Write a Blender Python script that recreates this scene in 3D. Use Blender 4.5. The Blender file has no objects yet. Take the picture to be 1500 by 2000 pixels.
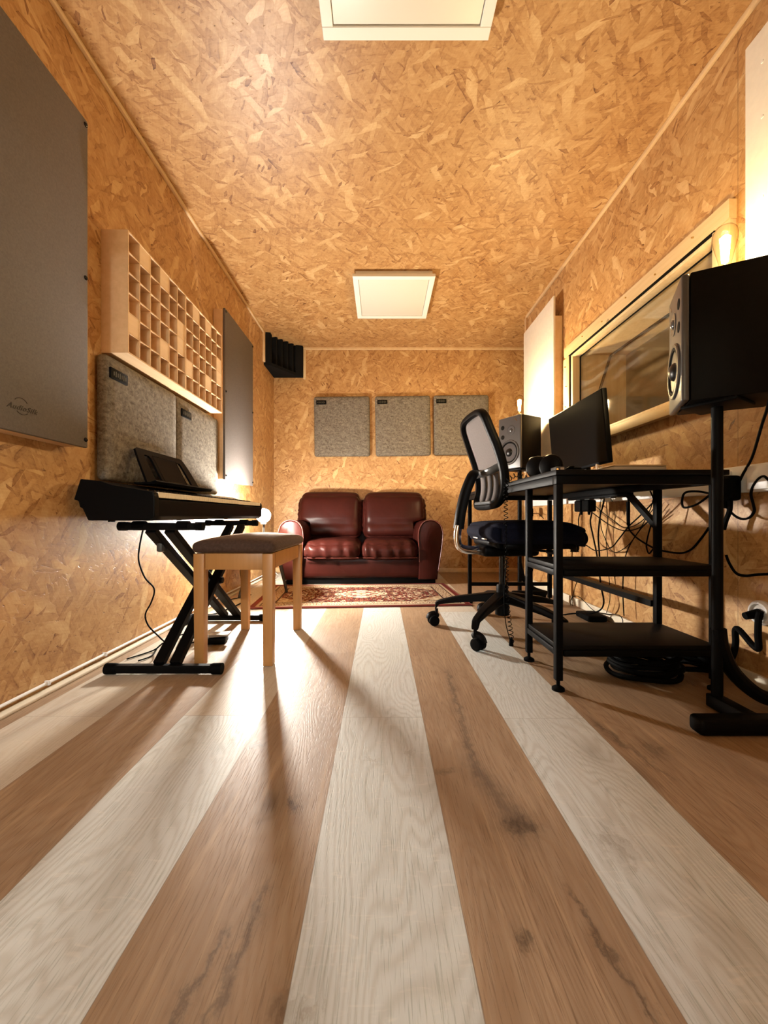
import bpy, bmesh, math, random
from mathutils import Vector, Matrix
random.seed(7)
S = bpy.context.scene
C = S.collection
PI = math.pi
F, CX, CY, H = 760.0, 745.0, 1008.0, 0.6       # lens (px on a 1500x2000 frame), vanishing point, eye height

def onX(px, py, X):
    """point on the plane x = X seen at pixel px,py"""
    Y = F * X / (px - CX)
    return Vector((X, Y, H - (py - CY) * Y / F))
def onY(px, py, Y):
    return Vector(((px - CX) * Y / F, Y, H - (py - CY) * Y / F))

# ------------------------------------------------------------------ materials
class G:
    def __init__(s, name):
        s.m = bpy.data.materials.new(name); s.m.use_nodes = True
        s.t = s.m.node_tree; s.t.nodes.clear()
        s.out = s.t.nodes.new('ShaderNodeOutputMaterial')
    def n(s, typ, ins=None, **props):
        nd = s.t.nodes.new('ShaderNode' + typ)
        for k, v in props.items(): setattr(nd, k, v)
        for k, v in (ins or {}).items(): s.set(nd.inputs[k], v)
        return nd
    def set(s, sock, v):
        if isinstance(v, bpy.types.NodeSocket): s.t.links.new(v, sock)
        elif v is not None:
            if sock.type == 'RGBA' and len(v) == 3: v = (*v, 1)
            sock.default_value = v
    def math(s, op, a, b=None, c=None, clamp=False):
        nd = s.n('Math', operation=op, use_clamp=clamp)
        s.set(nd.inputs[0], a)
        if b is not None: s.set(nd.inputs[1], b)
        if c is not None: s.set(nd.inputs[2], c)
        return nd.outputs[0]
    def mix(s, f, a, b, blend='MIX'):
        nd = s.n('Mix', data_type='RGBA', blend_type=blend)
        s.set(nd.inputs[0], f); s.set(nd.inputs[6], a); s.set(nd.inputs[7], b)
        return nd.outputs[2]
    def mixf(s, f, a, b):
        nd = s.n('Mix', data_type='FLOAT')
        s.set(nd.inputs[0], f); s.set(nd.inputs[2], a); s.set(nd.inputs[3], b)
        return nd.outputs[0]
    def ramp(s, f, stops, interp='LINEAR'):
        nd = s.n('ValToRGB'); s.set(nd.inputs[0], f)
        cr = nd.color_ramp; cr.interpolation = interp
        while len(cr.elements) < len(stops): cr.elements.new(0.5)
        for e, (p, c) in zip(cr.elements, stops):
            e.position = p; e.color = (*c, 1) if len(c) == 3 else c
        return nd.outputs[0]
    def noise(s, vec, scale, detail=2, rough=.5, dist=0, dims='3D', w=None):
        nd = s.n('TexNoise', {'Scale': scale, 'Detail': detail, 'Roughness': rough, 'Distortion': dist}, noise_dimensions=dims)
        if vec is not None: s.set(nd.inputs['Vector'], vec)
        return nd
    def mapping(s, vec, loc=(0, 0, 0), rot=(0, 0, 0), scale=(1, 1, 1)):
        return s.n('Mapping', {'Vector': vec, 'Location': loc, 'Rotation': rot, 'Scale': scale}).outputs[0]
    def xyz(s, x, y, z=0.0):
        return s.n('CombineXYZ', {0: x, 1: y, 2: z}).outputs[0]
    def sep(s, v):
        nd = s.n('SeparateXYZ', {0: v}); return nd.outputs
    def coord(s, which='UV'):
        return s.n('TexCoord').outputs[which]
    def bump(s, h, strength=.3, dist=.01):
        return s.n('Bump', {'Height': h, 'Strength': strength, 'Distance': dist}).outputs[0]
    def bsdf(s, color, rough=.5, metal=0, normal=None, spec=None, **kw):
        nd = s.n('BsdfPrincipled', {'Base Color': color, 'Roughness': rough, 'Metallic': metal})
        if normal is not None: s.set(nd.inputs['Normal'], normal)
        if spec is not None: s.set(nd.inputs['Specular IOR Level'], spec)
        for k, v in kw.items(): s.set(nd.inputs[k], v)
        s.t.links.new(nd.outputs[0], s.out.inputs[0])
        return s.m

def plain(name, col, rough=.5, metal=0, nscale=None, namt=.12, bump=0, spec=None):
    g = G(name)
    o = g.coord('Object')
    c = col; nrm = None
    if nscale:
        nz = g.noise(o, nscale, 4, .6)
        lo = tuple(v * (1 - namt) for v in col); hi = tuple(min(1, v * (1 + namt)) for v in col)
        c = g.ramp(nz.outputs[0], [(.3, lo), (.7, hi)])
        if bump: nrm = g.bump(nz.outputs[0], bump, .004)
    return g.bsdf(c, rough, metal, nrm, spec)

def osb_mat(name, seams=()):
    g = G(name)
    uv = g.coord('UV')
    wob = g.noise(uv, 11, 2, .5).outputs['Color']
    wv = g.n('VectorMath', {0: wob, 1: (.5, .5, .5)}, operation='SUBTRACT').outputs[0]
    wv = g.n('VectorMath', {0: wv, 'Scale': .030}, operation='SCALE').outputs[0]
    p = g.n('VectorMath', {0: uv, 1: wv}, operation='ADD').outputs[0]
    def turned(vec, off, a, sc):      # rotate first, then stretch
        return g.mapping(g.mapping(vec, off, (0, 0, a)), scale=sc)
    def strands(i, a, sx, sy):
        q = turned(p, (.37 * i + .3, .19 * i, 0), a, (sx, sy, 1))
        return g.n('TexVoronoi', {'Vector': q, 'Scale': 1.0, 'Randomness': 1.0}, voronoi_dimensions='2D', feature='F1')
    g1 = g.noise(turned(p, (1, 0, 0), .15, (9, 150, 1)), 1.0, 3, .65).outputs[0]
    g2 = g.noise(turned(p, (2, 0, 0), 1.1, (9, 150, 1)), 1.0, 3, .65).outputs[0]
    tone = None
    # angle, 1/length, 1/width, share left uncovered, tone range
    L = [(.10, 10, 48, 0, .36, .60), (-.60, 10, 46, .40, .34, .60), (.80, 10, 44, .45, .38, .64), (1.50, 10, 46, .52, .36, .62),
         (-1.10, 10, 42, .58, .36, .66), (.28, 12, 62, .55, .34, .60), (-.25, 9, 38, .72, .38, .68), (1.15, 10, 46, .70, .32, .64), (-.85, 14, 70, .74, .28, .62),
         (2.0, 9, 29, .925, .60, .82), (.55, 11, 36, .925, .60, .80), (-.40, 20, 80, .987, .22, .38), (.95, 28, 95, .986, .14, .34), (.15, 15, 120, .980, .26, .40)]
    for i, (a, sx, sy, thr, lo, hi) in enumerate(L):
        v = strands(i, a, sx, sy)
        r = g.sep(v.outputs['Color'])
        t = g.math('MULTIPLY_ADD', r[1], hi - lo, lo)
        t = g.math('SUBTRACT', t, g.math('MULTIPLY', g.math('POWER', v.outputs['Distance'], 3.0), .26))
        if tone is None: tone = t
        else: tone = g.mixf(g.math('GREATER_THAN', r[0], thr), tone, t)
    mic = g.noise(p, 55, 3, .7).outputs[0]
    grain = g.math('ADD', g.math('ADD', g.math('MULTIPLY', g.math('SUBTRACT', g1, .5), .34), g.math('MULTIPLY', g.math('SUBTRACT', g2, .5), .34)), g.math('MULTIPLY', g.math('SUBTRACT', mic, .5), .36))
    big = g.noise(uv, 2.2, 3, .55).outputs[0]
    tone2 = g.math('ADD', g.math('ADD', tone, grain), g.math('MULTIPLY', g.math('SUBTRACT', big, .5), .22))
    col = g.ramp(tone2, [(.02, (.115, .040, .012)), (.18, (.270, .120, .040)), (.38, (.405, .212, .076)), (.58, (.480, .275, .110)), (.80, (.580, .370, .170)), (.97, (.68, .48, .25))])
    fl = g.noise(turned(p, (0, 0, 0), .3, (38, 90, 1)), 1.0, 2, .6).outputs[0]
    fm = g.math('MULTIPLY', g.math('SUBTRACT', fl, .665), 12, clamp=True)
    col = g.mix(g.math('MULTIPLY', fm, .8), col, (.13, .05, .018))
    s = g.sep(uv)
    for axis, pos in seams:
        d = g.math('ABSOLUTE', g.math('SUBTRACT', s[axis], pos))
        col = g.mix(g.math('MULTIPLY', g.math('LESS_THAN', d, .0013), .7), col, (.14, .07, .028))
    nrm = g.bump(g.math('ADD', tone, g.math('MULTIPLY', fm, -.5)), .32, .004)
    return g.bsdf(col, g.mixf(tone, .48, .38), 0, nrm, .38)

def floor_mat():
    g = G('laminate_planks')
    o_ = g.coord('Object'); o = g.sep(o_)
    W, X0, LN = .239, -.1163, 1.285
    u = g.math('DIVIDE', g.math('SUBTRACT', o[0], X0), W)
    row = g.math('FLOOR', u)
    fx = g.math('SUBTRACT', u, row)
    par = g.math('ABSOLUTE', g.math('MODULO', row, 2.0))           # 0 pale, 1 brown
    par = g.math('MAXIMUM', par, g.math('GREATER_THAN', row, 3.5))      # by the right wall two brown rows lie together
    off = g.mixf(par, 1.172, 1.708)
    jit = g.n('TexWhiteNoise', {'W': row}, noise_dimensions='1D').outputs[0]
    off = g.math('ADD', off, g.math('MULTIPLY', jit, -.02))
    v = g.math('DIVIDE', g.math('SUBTRACT', o[1], off), LN)
    pl = g.math('FLOOR', v)
    fy = g.math('SUBTRACT', v, pl)
    pid = g.math('ADD', g.math('MULTIPLY', row, 7.13), g.math('MULTIPLY', pl, 3.71))
    rc = g.n('TexWhiteNoise', {'W': pid}, noise_dimensions='1D')
    rr = g.sep(rc.outputs[1])
    sh = g.math('MULTIPLY', rc.outputs[0], 40)
    # plank-local metres
    lx = g.math('MULTIPLY', g.math('SUBTRACT', fx, .5), W)
    ly = g.math('MULTIPLY', fy, LN)
    vec = g.xyz(g.math('ADD', lx, sh), g.math('ADD', ly, sh), pid)
    # knots
    kq = g.n('TexVoronoi', {'Vector': g.xyz(g.math('MULTIPLY', g.math('ADD', lx, sh), 5.5), g.math('MULTIPLY', g.math('ADD', ly, sh), 2.7), pid), 'Scale': 1, 'Randomness': .9}, voronoi_dimensions='3D', feature='F1')
    kd = kq.outputs['Distance']
    ksel = g.math('GREATER_THAN', g.sep(kq.outputs['Color'])[0], .45)
    knot = g.math('MULTIPLY', ksel, g.math('POWER', g.math('SUBTRACT', 1.0, g.math('MULTIPLY', kd, 3.2), clamp=True), 2.0))
    # the few big knots and the dark mineral streak, where the boards have them
    wx = g.noise(g.mapping(o_, scale=(1, .7, 1)), 30, 5, .7).outputs['Color']
    wsub = g.n('VectorMath', {0: wx, 1: (.5, .5, .5)}, operation='SUBTRACT').outputs[0]
    oo = g.sep(g.n('VectorMath', {0: o_, 1: g.n('VectorMath', {0: wsub, 'Scale': .075}, operation='SCALE').outputs[0]}, operation='ADD').outputs[0])
    big = None
    for (kx, ky, rx, ry, st) in ((.428, .712, .026, .040, .8), (.268, .752, .030, .020, 1.0), (.150, .915, .020, .010, .6), (.203, .555, .009, .010, .8), (-.185, .815, .012, .022, .9), (-.330, 1.02, .016, .014, .7), (.075, .985, .012, .010, .6), (-.02, .96, .020, .008, .45), (-.105, .47, .03, .02, .8), (.70, 1.0, .03, .035, .6)):
        dd = g.math('ADD', g.math('POWER', g.math('DIVIDE', g.math('SUBTRACT', oo[0], kx), rx), 2.0), g.math('POWER', g.math('DIVIDE', g.math('SUBTRACT', oo[1], ky), ry), 2.0))
        b_ = g.math('MULTIPLY', g.math('DIVIDE', 1.0, g.math('ADD', 1.0, g.math('MULTIPLY', dd, dd))), st)
        big = b_ if big is None else g.math('MAXIMUM', big, b_)
    strk = None
    for (ax_, ay_, bx2, by2, wd_) in ((.255, 1.50, .235, 1.10, .007), (.235, 1.10, .222, .93, .010), (.222, .93, .268, .76, .016), (-.205, .46, -.185, .62, .008), (-.255, .42, -.225, .55, .005), (.300, .62, .330, .45, .004), (.62, 1.12, .66, .9, .008)):
        lx_, ly_ = bx2 - ax_, by2 - ay_; L2 = lx_ * lx_ + ly_ * ly_
        tt_ = g.math('DIVIDE', g.math('ADD', g.math('MULTIPLY', g.math('SUBTRACT', oo[0], ax_), lx_), g.math('MULTIPLY', g.math('SUBTRACT', oo[1], ay_), ly_)), L2, clamp=True)
        ddx = g.math('SUBTRACT', g.math('SUBTRACT', oo[0], ax_), g.math('MULTIPLY', tt_, lx_)); ddy = g.math('MULTIPLY', g.math('SUBTRACT', g.math('SUBTRACT', oo[1], ay_), g.math('MULTIPLY', tt_, ly_)), .35)
        dd = g.math('DIVIDE', g.math('ADD', g.math('MULTIPLY', ddx, ddx), g.math('MULTIPLY', ddy, ddy)), wd_ * wd_)
        b_ = g.math('DIVIDE', .75, g.math('ADD', 1.0, dd))
        strk = b_ if strk is None else g.math('MAXIMUM', strk, b_)
    knot = g.math('MAXIMUM', g.math('MULTIPLY', knot, .7), g.math('MULTIPLY', big, g.math('MULTIPLY_ADD', g.noise(g.mapping(o_, scale=(1, .5, 1)), 90, 3, .7).outputs[0], 1.6, -.1, clamp=True)))
    # cathedral rings: distance field bent by slow noise and knots
    slow = g.noise(g.mapping(vec, scale=(5.5, 1.05, 1)), 1.0, 2, .45).outputs[0]
    ring = g.math('ADD', g.math('MULTIPLY', slow, 32.0), g.math('ADD', g.math('MULTIPLY', lx, 38.0), g.math('MULTIPLY', knot, 2.6)))
    saw = g.math('FRACT', ring)
    ringv = g.math('POWER', g.math('MULTIPLY_ADD', g.math('SINE', g.math('MULTIPLY', ring, 6.2832)), .5, .5), 2.0)
    fine = g.noise(g.mapping(vec, scale=(330, 7, 1)), 1.0, 2, .6).outputs[0]
    fin2 = g.noise(g.mapping(vec, scale=(520, 26, 1)), 1.0, 1, .6).outputs[0]
    mid = g.noise(g.mapping(vec, scale=(60, 2.6, 1)), 1.0, 3, .6).outputs[0]
    ray = g.noise(g.mapping(vec, scale=(26, 95, 1)), 1.0, 1, .5, 1.2).outputs[0]
    blot = g.noise(g.mapping(vec, scale=(7, 2.0, 1)), 1.0, 4, .62, .8).outputs[0]
    pores = g.math('MULTIPLY', g.math('SUBTRACT', g.math('MULTIPLY', g.math('ADD', fine, fin2), .5), .53), 9, clamp=True)
    streak = g.math('MULTIPLY', g.math('SUBTRACT', mid, .52), 2.6, clamp=True)
    # pale planks
    pale = g.mix(rr[0], (.475, .485, .458), (.54, .545, .515))
    pale = g.mix(g.math('MULTIPLY', ringv, .42), pale, (.36, .325, .27))
    pale = g.mix(g.math('MULTIPLY', streak, .28), pale, (.40, .355, .295))
    pale = g.mix(g.math('MULTIPLY', pores, .60), pale, (.30, .31, .265))
    pale = g.mix(g.math('MULTIPLY', g.math('SUBTRACT', ray, .60), 1.6, clamp=True), pale, (.70, .65, .57))
    pale = g.mix(g.math('MULTIPLY', knot, .75), pale, (.22, .185, .14))
    # the pale rows change to a tan board further in
    tan = g.math('MULTIPLY', g.math('GREATER_THAN', rr[1], .62), .45)
    pale = g.mix(tan, pale, (.50, .365, .225))
    br = g.mix(rr[0], (.30, .20, .122), (.36, .25, .16))
    br = g.mix(g.math('MULTIPLY', g.math('SUBTRACT', blot, .45), 2.2, clamp=True), br, (.205, .125, .070))
    br = g.mix(g.math('MULTIPLY', ringv, .40), br, (.235, .135, .07))
    br = g.mix(g.math('MULTIPLY', streak, .45), br, (.19, .11, .058))
    br = g.mix(g.math('MULTIPLY', g.math('SUBTRACT', .45, mid), 2.4, clamp=True), br, (.50, .345, .205))
    br = g.mix(g.math('MULTIPLY', pores, .65), br, (.17, .10, .055))
    br = g.mix(g.math('MULTIPLY', strk, g.math('MULTIPLY_ADD', blot, 1.2, .2, clamp=True)), br, (.075, .05, .035))
    br = g.mix(knot, br, (.050, .033, .022))
    col = g.mix(par, pale, br)
    # joints
    ex = g.math('MULTIPLY', g.math('SUBTRACT', .5, g.math('ABSOLUTE', g.math('SUBTRACT', fx, .5))), W)
    ey = g.math('MULTIPLY', g.math('SUBTRACT', .5, g.math('ABSOLUTE', g.math('SUBTRACT', fy, .5))), LN)
    e = g.math('MINIMUM', ex, ey)
    jt = g.math('LESS_THAN', e, .0008)
    col = g.mix(g.math('MULTIPLY', jt, .55), col, (.16, .12, .085))
    hgt = g.math('ADD', g.math('MULTIPLY', pores, -.6), g.math('ADD', g.math('MULTIPLY', fine, .4), g.math('MULTIPLY', jt, -1.5)))
    nrm = g.bump(g.math('ADD', hgt, g.math('MULTIPLY', ringv, -.25)), .28, .0016)
    return g.bsdf(col, g.mixf(fine, .42, .56), 0, nrm, .32)

def wood_mat(name, c1, c2, sc=(3, 60, 60), rough=.5, knots=False, bump=.06):
    g = G(name)
    o = g.coord('Object')
    a = g.noise(g.mapping(o, scale=sc), 1.0, 3, .6, .4).outputs[0]
    b = g.noise(g.mapping(o, scale=tuple(x * .3 for x in sc)), 1.0, 2, .5, .8).outputs[0]
    t = g.math('ADD', g.math('MULTIPLY', a, .6), g.math('MULTIPLY', b, .5))
    col = g.ramp(t, [(.35, c1), (.72, c2)])
    if knots:
        k = g.n('TexVoronoi', {'Vector': o, 'Scale': 5.0, 'Randomness': 1.0}, feature='F1')
        kk = g.math('LESS_THAN', k.outputs['Distance'], .085)
        col = g.mix(g.math('MULTIPLY', kk, .65), col, tuple(v * .3 for v in c1))
    return g.bsdf(col, rough, 0, g.bump(a, bump, .002))

def felt_mat():
    g = G('marled_grey_felt')
    o = g.coord('Object')
    a = g.noise(o, 70, 4, .7, .6).outputs[0]
    b = g.noise(g.mapping(o, scale=(1, 1, 2.2)), 22, 3, .6, .5).outputs[0]
    t = g.math('ADD', g.math('MULTIPLY', a, .65), g.math('MULTIPLY', b, .40))
    col = g.ramp(t, [(.36, (.070, .057, .042)), (.50, (.145, .123, .096)), (.60, (.195, .168, .134)), (.74, (.29, .255, .21))])
    return g.bsdf(col, .95, 0, g.bump(a, .5, .003), .15)

def leather_mat():
    g = G('oxblood_leather')
    o = g.coord('Object')
    cr = g.n('TexVoronoi', {'Vector': o, 'Scale': 260.0}, feature='DISTANCE_TO_EDGE').outputs[0]
    wr = g.noise(g.mapping(o, scale=(6, 4.0, 3.5)), 1.0, 2, .5, .8).outputs[0]
    w2 = g.math('ABSOLUTE', g.math('SUBTRACT', wr, .5))
    blot = g.noise(o, 6, 3, .6).outputs[0]
    col = g.ramp(blot, [(.3, (.0215, .0042, .0030)), (.7, (.033, .0064, .0046))])
    h = g.math('ADD', g.math('MULTIPLY', g.math('SUBTRACT', 1.0, g.math('MULTIPLY', w2, 7.0), clamp=True), -1.0), g.math('MULTIPLY', cr, .15))
    return g.bsdf(col, g.mixf(blot, .30, .40), 0, g.bump(h, .16, .006), .12)

def rug_mat():
    g = G('persian_pattern_pile')
    o = g.sep(g.coord('Object'))
    hx, hy = .7325, .415
    ax = g.math('ABSOLUTE', o[0]); ay = g.math('ABSOLUTE', o[1])
    dx = g.math('SUBTRACT', hx, ax); dy = g.math('SUBTRACT', hy, ay)
    d = g.math('MINIMUM', dx, dy)
    mv = g.xyz(ax, ay, 0)
    v1 = g.n('TexVoronoi', {'Vector': mv, 'Scale': 30.0, 'Randomness': .85}, voronoi_dimensions='2D', feature='F1')
    v2 = g.n('TexVoronoi', {'Vector': mv, 'Scale': 62.0, 'Randomness': .9}, voronoi_dimensions='2D', feature='F1')
    r1 = g.sep(v1.outputs['Color']); r2 = g.sep(v2.outputs['Color'])
    red, dk, cream, tan = (.125, .020, .014), (.028, .012, .010), (.48, .385, .26), (.25, .135, .062)
    field = g.mix(g.math('LESS_THAN', v1.outputs['Distance'], .33), red, g.mix(g.math('GREATER_THAN', r1[0], .62), tan, cream))
    field = g.mix(g.math('LESS_THAN', v1.outputs['Distance'], .17), field, dk)
    field = g.mix(g.math('GREATER_THAN', r2[0], .88), field, cream)
    field = g.mix(g.math('LESS_THAN', r2[1], .16), field, dk)
    # medallion and corner spandrels
    md = g.math('ADD', g.math('DIVIDE', ax, .23), g.math('DIVIDE', ay, .155))
    wav = g.math('MULTIPLY', g.math('SINE', g.math('MULTIPLY', ax, 95)), .05)
    md = g.math('ADD', md, wav)
    med = g.mix(g.math('GREATER_THAN', r2[0], .72), cream, red)
    med = g.mix(g.math('LESS_THAN', g.math('ABSOLUTE', g.math('SUBTRACT', md, .55)), .07), med, red)
    med = g.mix(g.math('LESS_THAN', md, .2), med, tan)
    field = g.mix(g.math('LESS_THAN', md, 1.0), field, med)
    sp = g.math('ADD', g.math('DIVIDE', g.math('SUBTRACT', .575, ax), .30), g.math('DIVIDE', g.math('SUBTRACT', .27, ay), .22))
    spc = g.mix(g.math('GREATER_THAN', r2[0], .6), cream, tan)
    field = g.mix(g.math('LESS_THAN', sp, .75), field, spc)
    # borders
    bord = g.mix(g.math('LESS_THAN', v2.outputs['Distance'], .33), cream, g.mix(g.math('GREATER_THAN', r2[2], .5), red, tan))
    c = g.mix(g.math('LESS_THAN', d, .150), field, (.045, .02, .016))
    c = g.mix(g.math('LESS_THAN', d, .138), c, bord)
    c = g.mix(g.math('LESS_THAN', d, .062), c, dk)
    c = g.mix(g.math('LESS_THAN', d, .054), c, cream)
    c = g.mix(g.math('LESS_THAN', d, .034), c, (.13, .02, .015))
    nz = g.noise(g.coord('Object'), 500, 2, .6).outputs[0]
    return g.bsdf(c, .95, 0, g.bump(nz, .4, .003), .1)

def glass_mat(name, tint=(.985, .985, .97), refl=1.0, gcol=(1, 1, 1)):
    g = G(name)
    fr = g.math('POWER', g.n('LayerWeight', {'Blend': .5}).outputs['Facing'], 5.0)
    tr = g.n('BsdfTransparent', {'Color': tint}).outputs[0]
    gl = g.n('BsdfGlossy', {'Color': gcol, 'Roughness': .02}).outputs[0]
    f = g.math('ADD', g.math('MULTIPLY', fr, .9 * refl), .03, clamp=True)
    mx = g.n('MixShader', {0: f, 1: tr, 2: gl})
    g.t.links.new(mx.outputs[0], g.out.inputs[0])
    return g.m

def smear_glass_mat():
    """pane with wiping marks: mostly clear, slightly hazy streaks"""
    g = G('smeared_window_glass')
    o = g.coord('Object')
    fr = g.math('MULTIPLY', g.math('POWER', g.n('LayerWeight', {'Blend': .5}).outputs['Facing'], 5.0), .9)
    tr = g.n('BsdfTransparent', {'Color': (.985, .985, .97)}).outputs[0]
    gl = g.n('BsdfGlossy', {'Color': (1, 1, 1), 'Roughness': .03}).outputs[0]
    df = g.n('BsdfDiffuse', {'Color': (.75, .74, .70)}).outputs[0]
    mx = g.n('MixShader', {0: g.math('ADD', fr, .05, clamp=True), 1: tr, 2: gl}).outputs[0]
    nz = g.noise(g.mapping(o, rot=(.35, 0, 0), scale=(1, 2.2, 12)), 1.0, 3, .6, .8).outputs[0]
    hz = g.math('MULTIPLY', g.math('SUBTRACT', nz, .52), .30, clamp=True)
    m2 = g.n('MixShader', {0: hz, 1: mx, 2: df})
    g.t.links.new(m2.outputs[0], g.out.inputs[0])
    return g.m

def emit_mat(name, col, strength):
    g = G(name)
    e = g.n('Emission', {'Color': col, 'Strength': strength})
    g.t.links.new(e.outputs[0], g.out.inputs[0])
    return g.m

def mesh_fabric_mat():
    g = G('grey_chair_mesh')
    o = g.coord('Object')
    nz = g.noise(o, 420, 1, .5).outputs[0]
    col = g.ramp(nz, [(.35, (.17, .15, .15)), (.65, (.27, .24, .24))])
    b = g.n('BsdfPrincipled', {'Base Color': col, 'Roughness': .8}).outputs[0]
    tl = g.n('BsdfTranslucent', {'Color': (.30, .26, .25)}).outputs[0]
    m1 = g.n('MixShader', {0: .35, 1: b, 2: tl}).outputs[0]
    tr = g.n('BsdfTransparent').outputs[0]
    m2 = g.n('MixShader', {0: .18, 1: m1, 2: tr})
    g.t.links.new(m2.outputs[0], g.out.inputs[0])
    return g.m

P_BULB, P_LAMP, P_HALL = 1850.0, 2900.0, 150.0
M = {}
M['osb'] = osb_mat('osb_boards')
M['osb_ceiling'] = osb_mat('osb_ceiling_boards', [(1, 2.44), (1, .0)])
M['osb_right'] = osb_mat('osb_right_boards', [(0, 1.43)])
M['floor'] = floor_mat()
M['pine'] = wood_mat('pine_boards', (.47, .315, .155), (.58, .42, .235), (50, 3, 50), .5, True)
M['pine_v'] = wood_mat('pine_upright', (.50, .345, .18), (.62, .46, .27), (60, 60, 3), .5, True)
M['trimwood'] = wood_mat('pale_trim_wood', (.60, .40, .20), (.72, .52, .29), (30, 3, 30), .5)
M['birch'] = wood_mat('birch_ply', (.60, .385, .20), (.70, .475, .265), (40, 4, 40), .55, False, .03)
M['birchpale'] = wood_mat('pale_birch_blocks', (.68, .47, .27), (.76, .55, .33), (40, 4, 40), .55, False, .03)
M['beech'] = wood_mat('honey_beech', (.37, .172, .050), (.46, .225, .073), (50, 50, 4), .38)
M['felt'] = felt_mat()
M['cloth'] = plain('taupe_acoustic_cloth', (.105, .090, .082), .62, 0, 160, .16, .15)
M['cream'] = plain('cream_painted_board', (.78, .72, .60), .55, 0, 40, .04)
M['whitepaint'] = plain('white_enamel', (.80, .77, .70), .45)
M['diffuser'] = plain('white_light_diffuser', (.70, .645, .55), .4)
M['whiteplastic'] = plain('white_plastic', (.78, .77, .76), .4)
M['base'] = plain('cream_skirting', (.66, .58, .45), .5, 0, 30, .06)
M['blackmetal'] = plain('black_powder_coat', (.0025, .0025, .0027), .48, 0, 300, .2, .05, .07)
M['blackplastic'] = plain('black_plastic', (.0025, .0025, .0028), .45, spec=.07)
M['blackgloss'] = plain('black_gloss', (.003, .003, .0035), .22, spec=.3)
M['blacktop'] = plain('black_desk_board', (.005, .0043, .004), .5, 0, 120, .2, .05, .08)
M['rubber'] = plain('black_rubber', (.002, .002, .002), .7, spec=.05)
M['foam'] = plain('charcoal_foam', (.007, .0065, .006), .98, 0, 300, .3, .4, .1)
M['leather'] = leather_mat()
M['pipingleather'] = plain('leather_piping', (.095, .02, .014), .4)
M['velvet'] = plain('brown_velvet', (.060, .036, .027), .9, 0, 90, .25, .25, .2)
for n_ in M['velvet'].node_tree.nodes:
    if n_.type == 'BSDF_PRINCIPLED': n_.inputs['Sheen Weight'].default_value = .40; n_.inputs['Sheen Roughness'].default_value = .22; n_.inputs['Sheen Tint'].default_value = (.80, .58, .44, 1)
M['rug'] = rug_mat()
M['rugedge'] = plain('rug_red_edge', (.13, .018, .013), .95, 0, 200, .3, .3)
M['ivory'] = plain('ivory_keys', (.80, .74, .60), .3)
M['screen'] = plain('dark_screen', (.002, .0017, .0016), .40, spec=.04)
M['chrome'] = plain('polished_aluminium', (.75, .72, .68), .16, 1)
M['steel'] = plain('steel', (.5, .48, .45), .35, 1)
M['seatcloth'] = plain('navy_black_cloth', (.005, .006, .015), .9, 0, 200, .3, .3, .1)
M['chairmesh'] = mesh_fabric_mat()
M['darkmesh'] = plain('brown_grey_mesh', (.055, .045, .042), .85, 0, 300, .3, .2)
M['greyplastic'] = plain('grey_plastic', (.045, .05, .052), .34)
M['spkside'] = plain('black_ash_vinyl', (.0045, .0036, .003), .45, 0, 60, .2, .04, .06)
M['baffle'] = plain('grey_baffle', (.058, .054, .053), .34)
M['cone'] = plain('black_cone', (.006, .006, .0065), .35, spec=.3)
M['dustcap'] = plain('dark_dust_cap', (.06, .055, .055), .25)
M['glass'] = glass_mat('clear_pane')
M['smear'] = smear_glass_mat()
M['bulbglass'] = glass_mat('amber_bulb_glass', (1.0, .97, .88), .8, (.10, .075, .04))
M['filament'] = emit_mat('glowing_filament', (1.0, .74, .38), P_BULB * 1.5)
M['filament_dim'] = emit_mat('dimmer_glowing_filament', (1.0, .74, .38), P_BULB * .85)
M['globe'] = emit_mat('lit_globe', (1.0, .94, .84), P_LAMP)
M['globeback'] = emit_mat('lit_globe_back', (1.0, .94, .84), P_LAMP * .10)
M['led'] = emit_mat('orange_led', (1.0, .25, .05), 3)
M['brass'] = plain('brass', (.6, .42, .18), .3, 1)
M['paper'] = plain('white_paper', (.80, .78, .72), .8)
M['beigeplastic'] = plain('beige_plastic', (.55, .47, .36), .5)
M['mark'] = plain('dark_print', (.02, .012, .010), .6)
M['labelmark'] = plain('label_print', (.075, .068, .045), .5)
M['graywall'] = plain('grey_plaster', (.34, .30, .22), .8, 0, 4, .15)
M['blacklac'] = plain('black_lacquer', (.02, .017, .015), .25)

# ------------------------------------------------------------------ mesh helpers
def BM(): return bmesh.new()
def box(bm, x0, x1, y0, y1, z0, z1, bev=0, seg=2):
    r = bmesh.ops.create_cube(bm, size=1)
    vs = r['verts']
    for v in vs:
        v.co = Vector((x0 + (v.co.x + .5) * (x1 - x0), y0 + (v.co.y + .5) * (y1 - y0), z0 + (v.co.z + .5) * (z1 - z0)))
    if bev:
        es = list({e for v in vs for e in v.link_edges})
        bmesh.ops.bevel(bm, geom=es, offset=bev, segments=seg, affect='EDGES', profile=.5)
    return bm
def cyl(bm, p0, p1, r0, r1=None, seg=20, caps=True):
    p0, p1 = Vector(p0), Vector(p1); r1 = r0 if r1 is None else r1
    d = (p1 - p0); q = d.normalized().to_track_quat('Z', 'Y')
    rings = []
    for p, r in ((p0, r0), (p1, r1)):
        rings.append([bm.verts.new(p + q @ Vector((r * math.cos(2 * PI * i / seg), r * math.sin(2 * PI * i / seg), 0))) for i in range(seg)])
    for i in range(seg):
        j = (i + 1) % seg
        bm.faces.new((rings[0][i], rings[0][j], rings[1][j], rings[1][i]))
    if caps:
        bm.faces.new(rings[0][::-1]); bm.faces.new(rings[1])
    return bm
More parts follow.
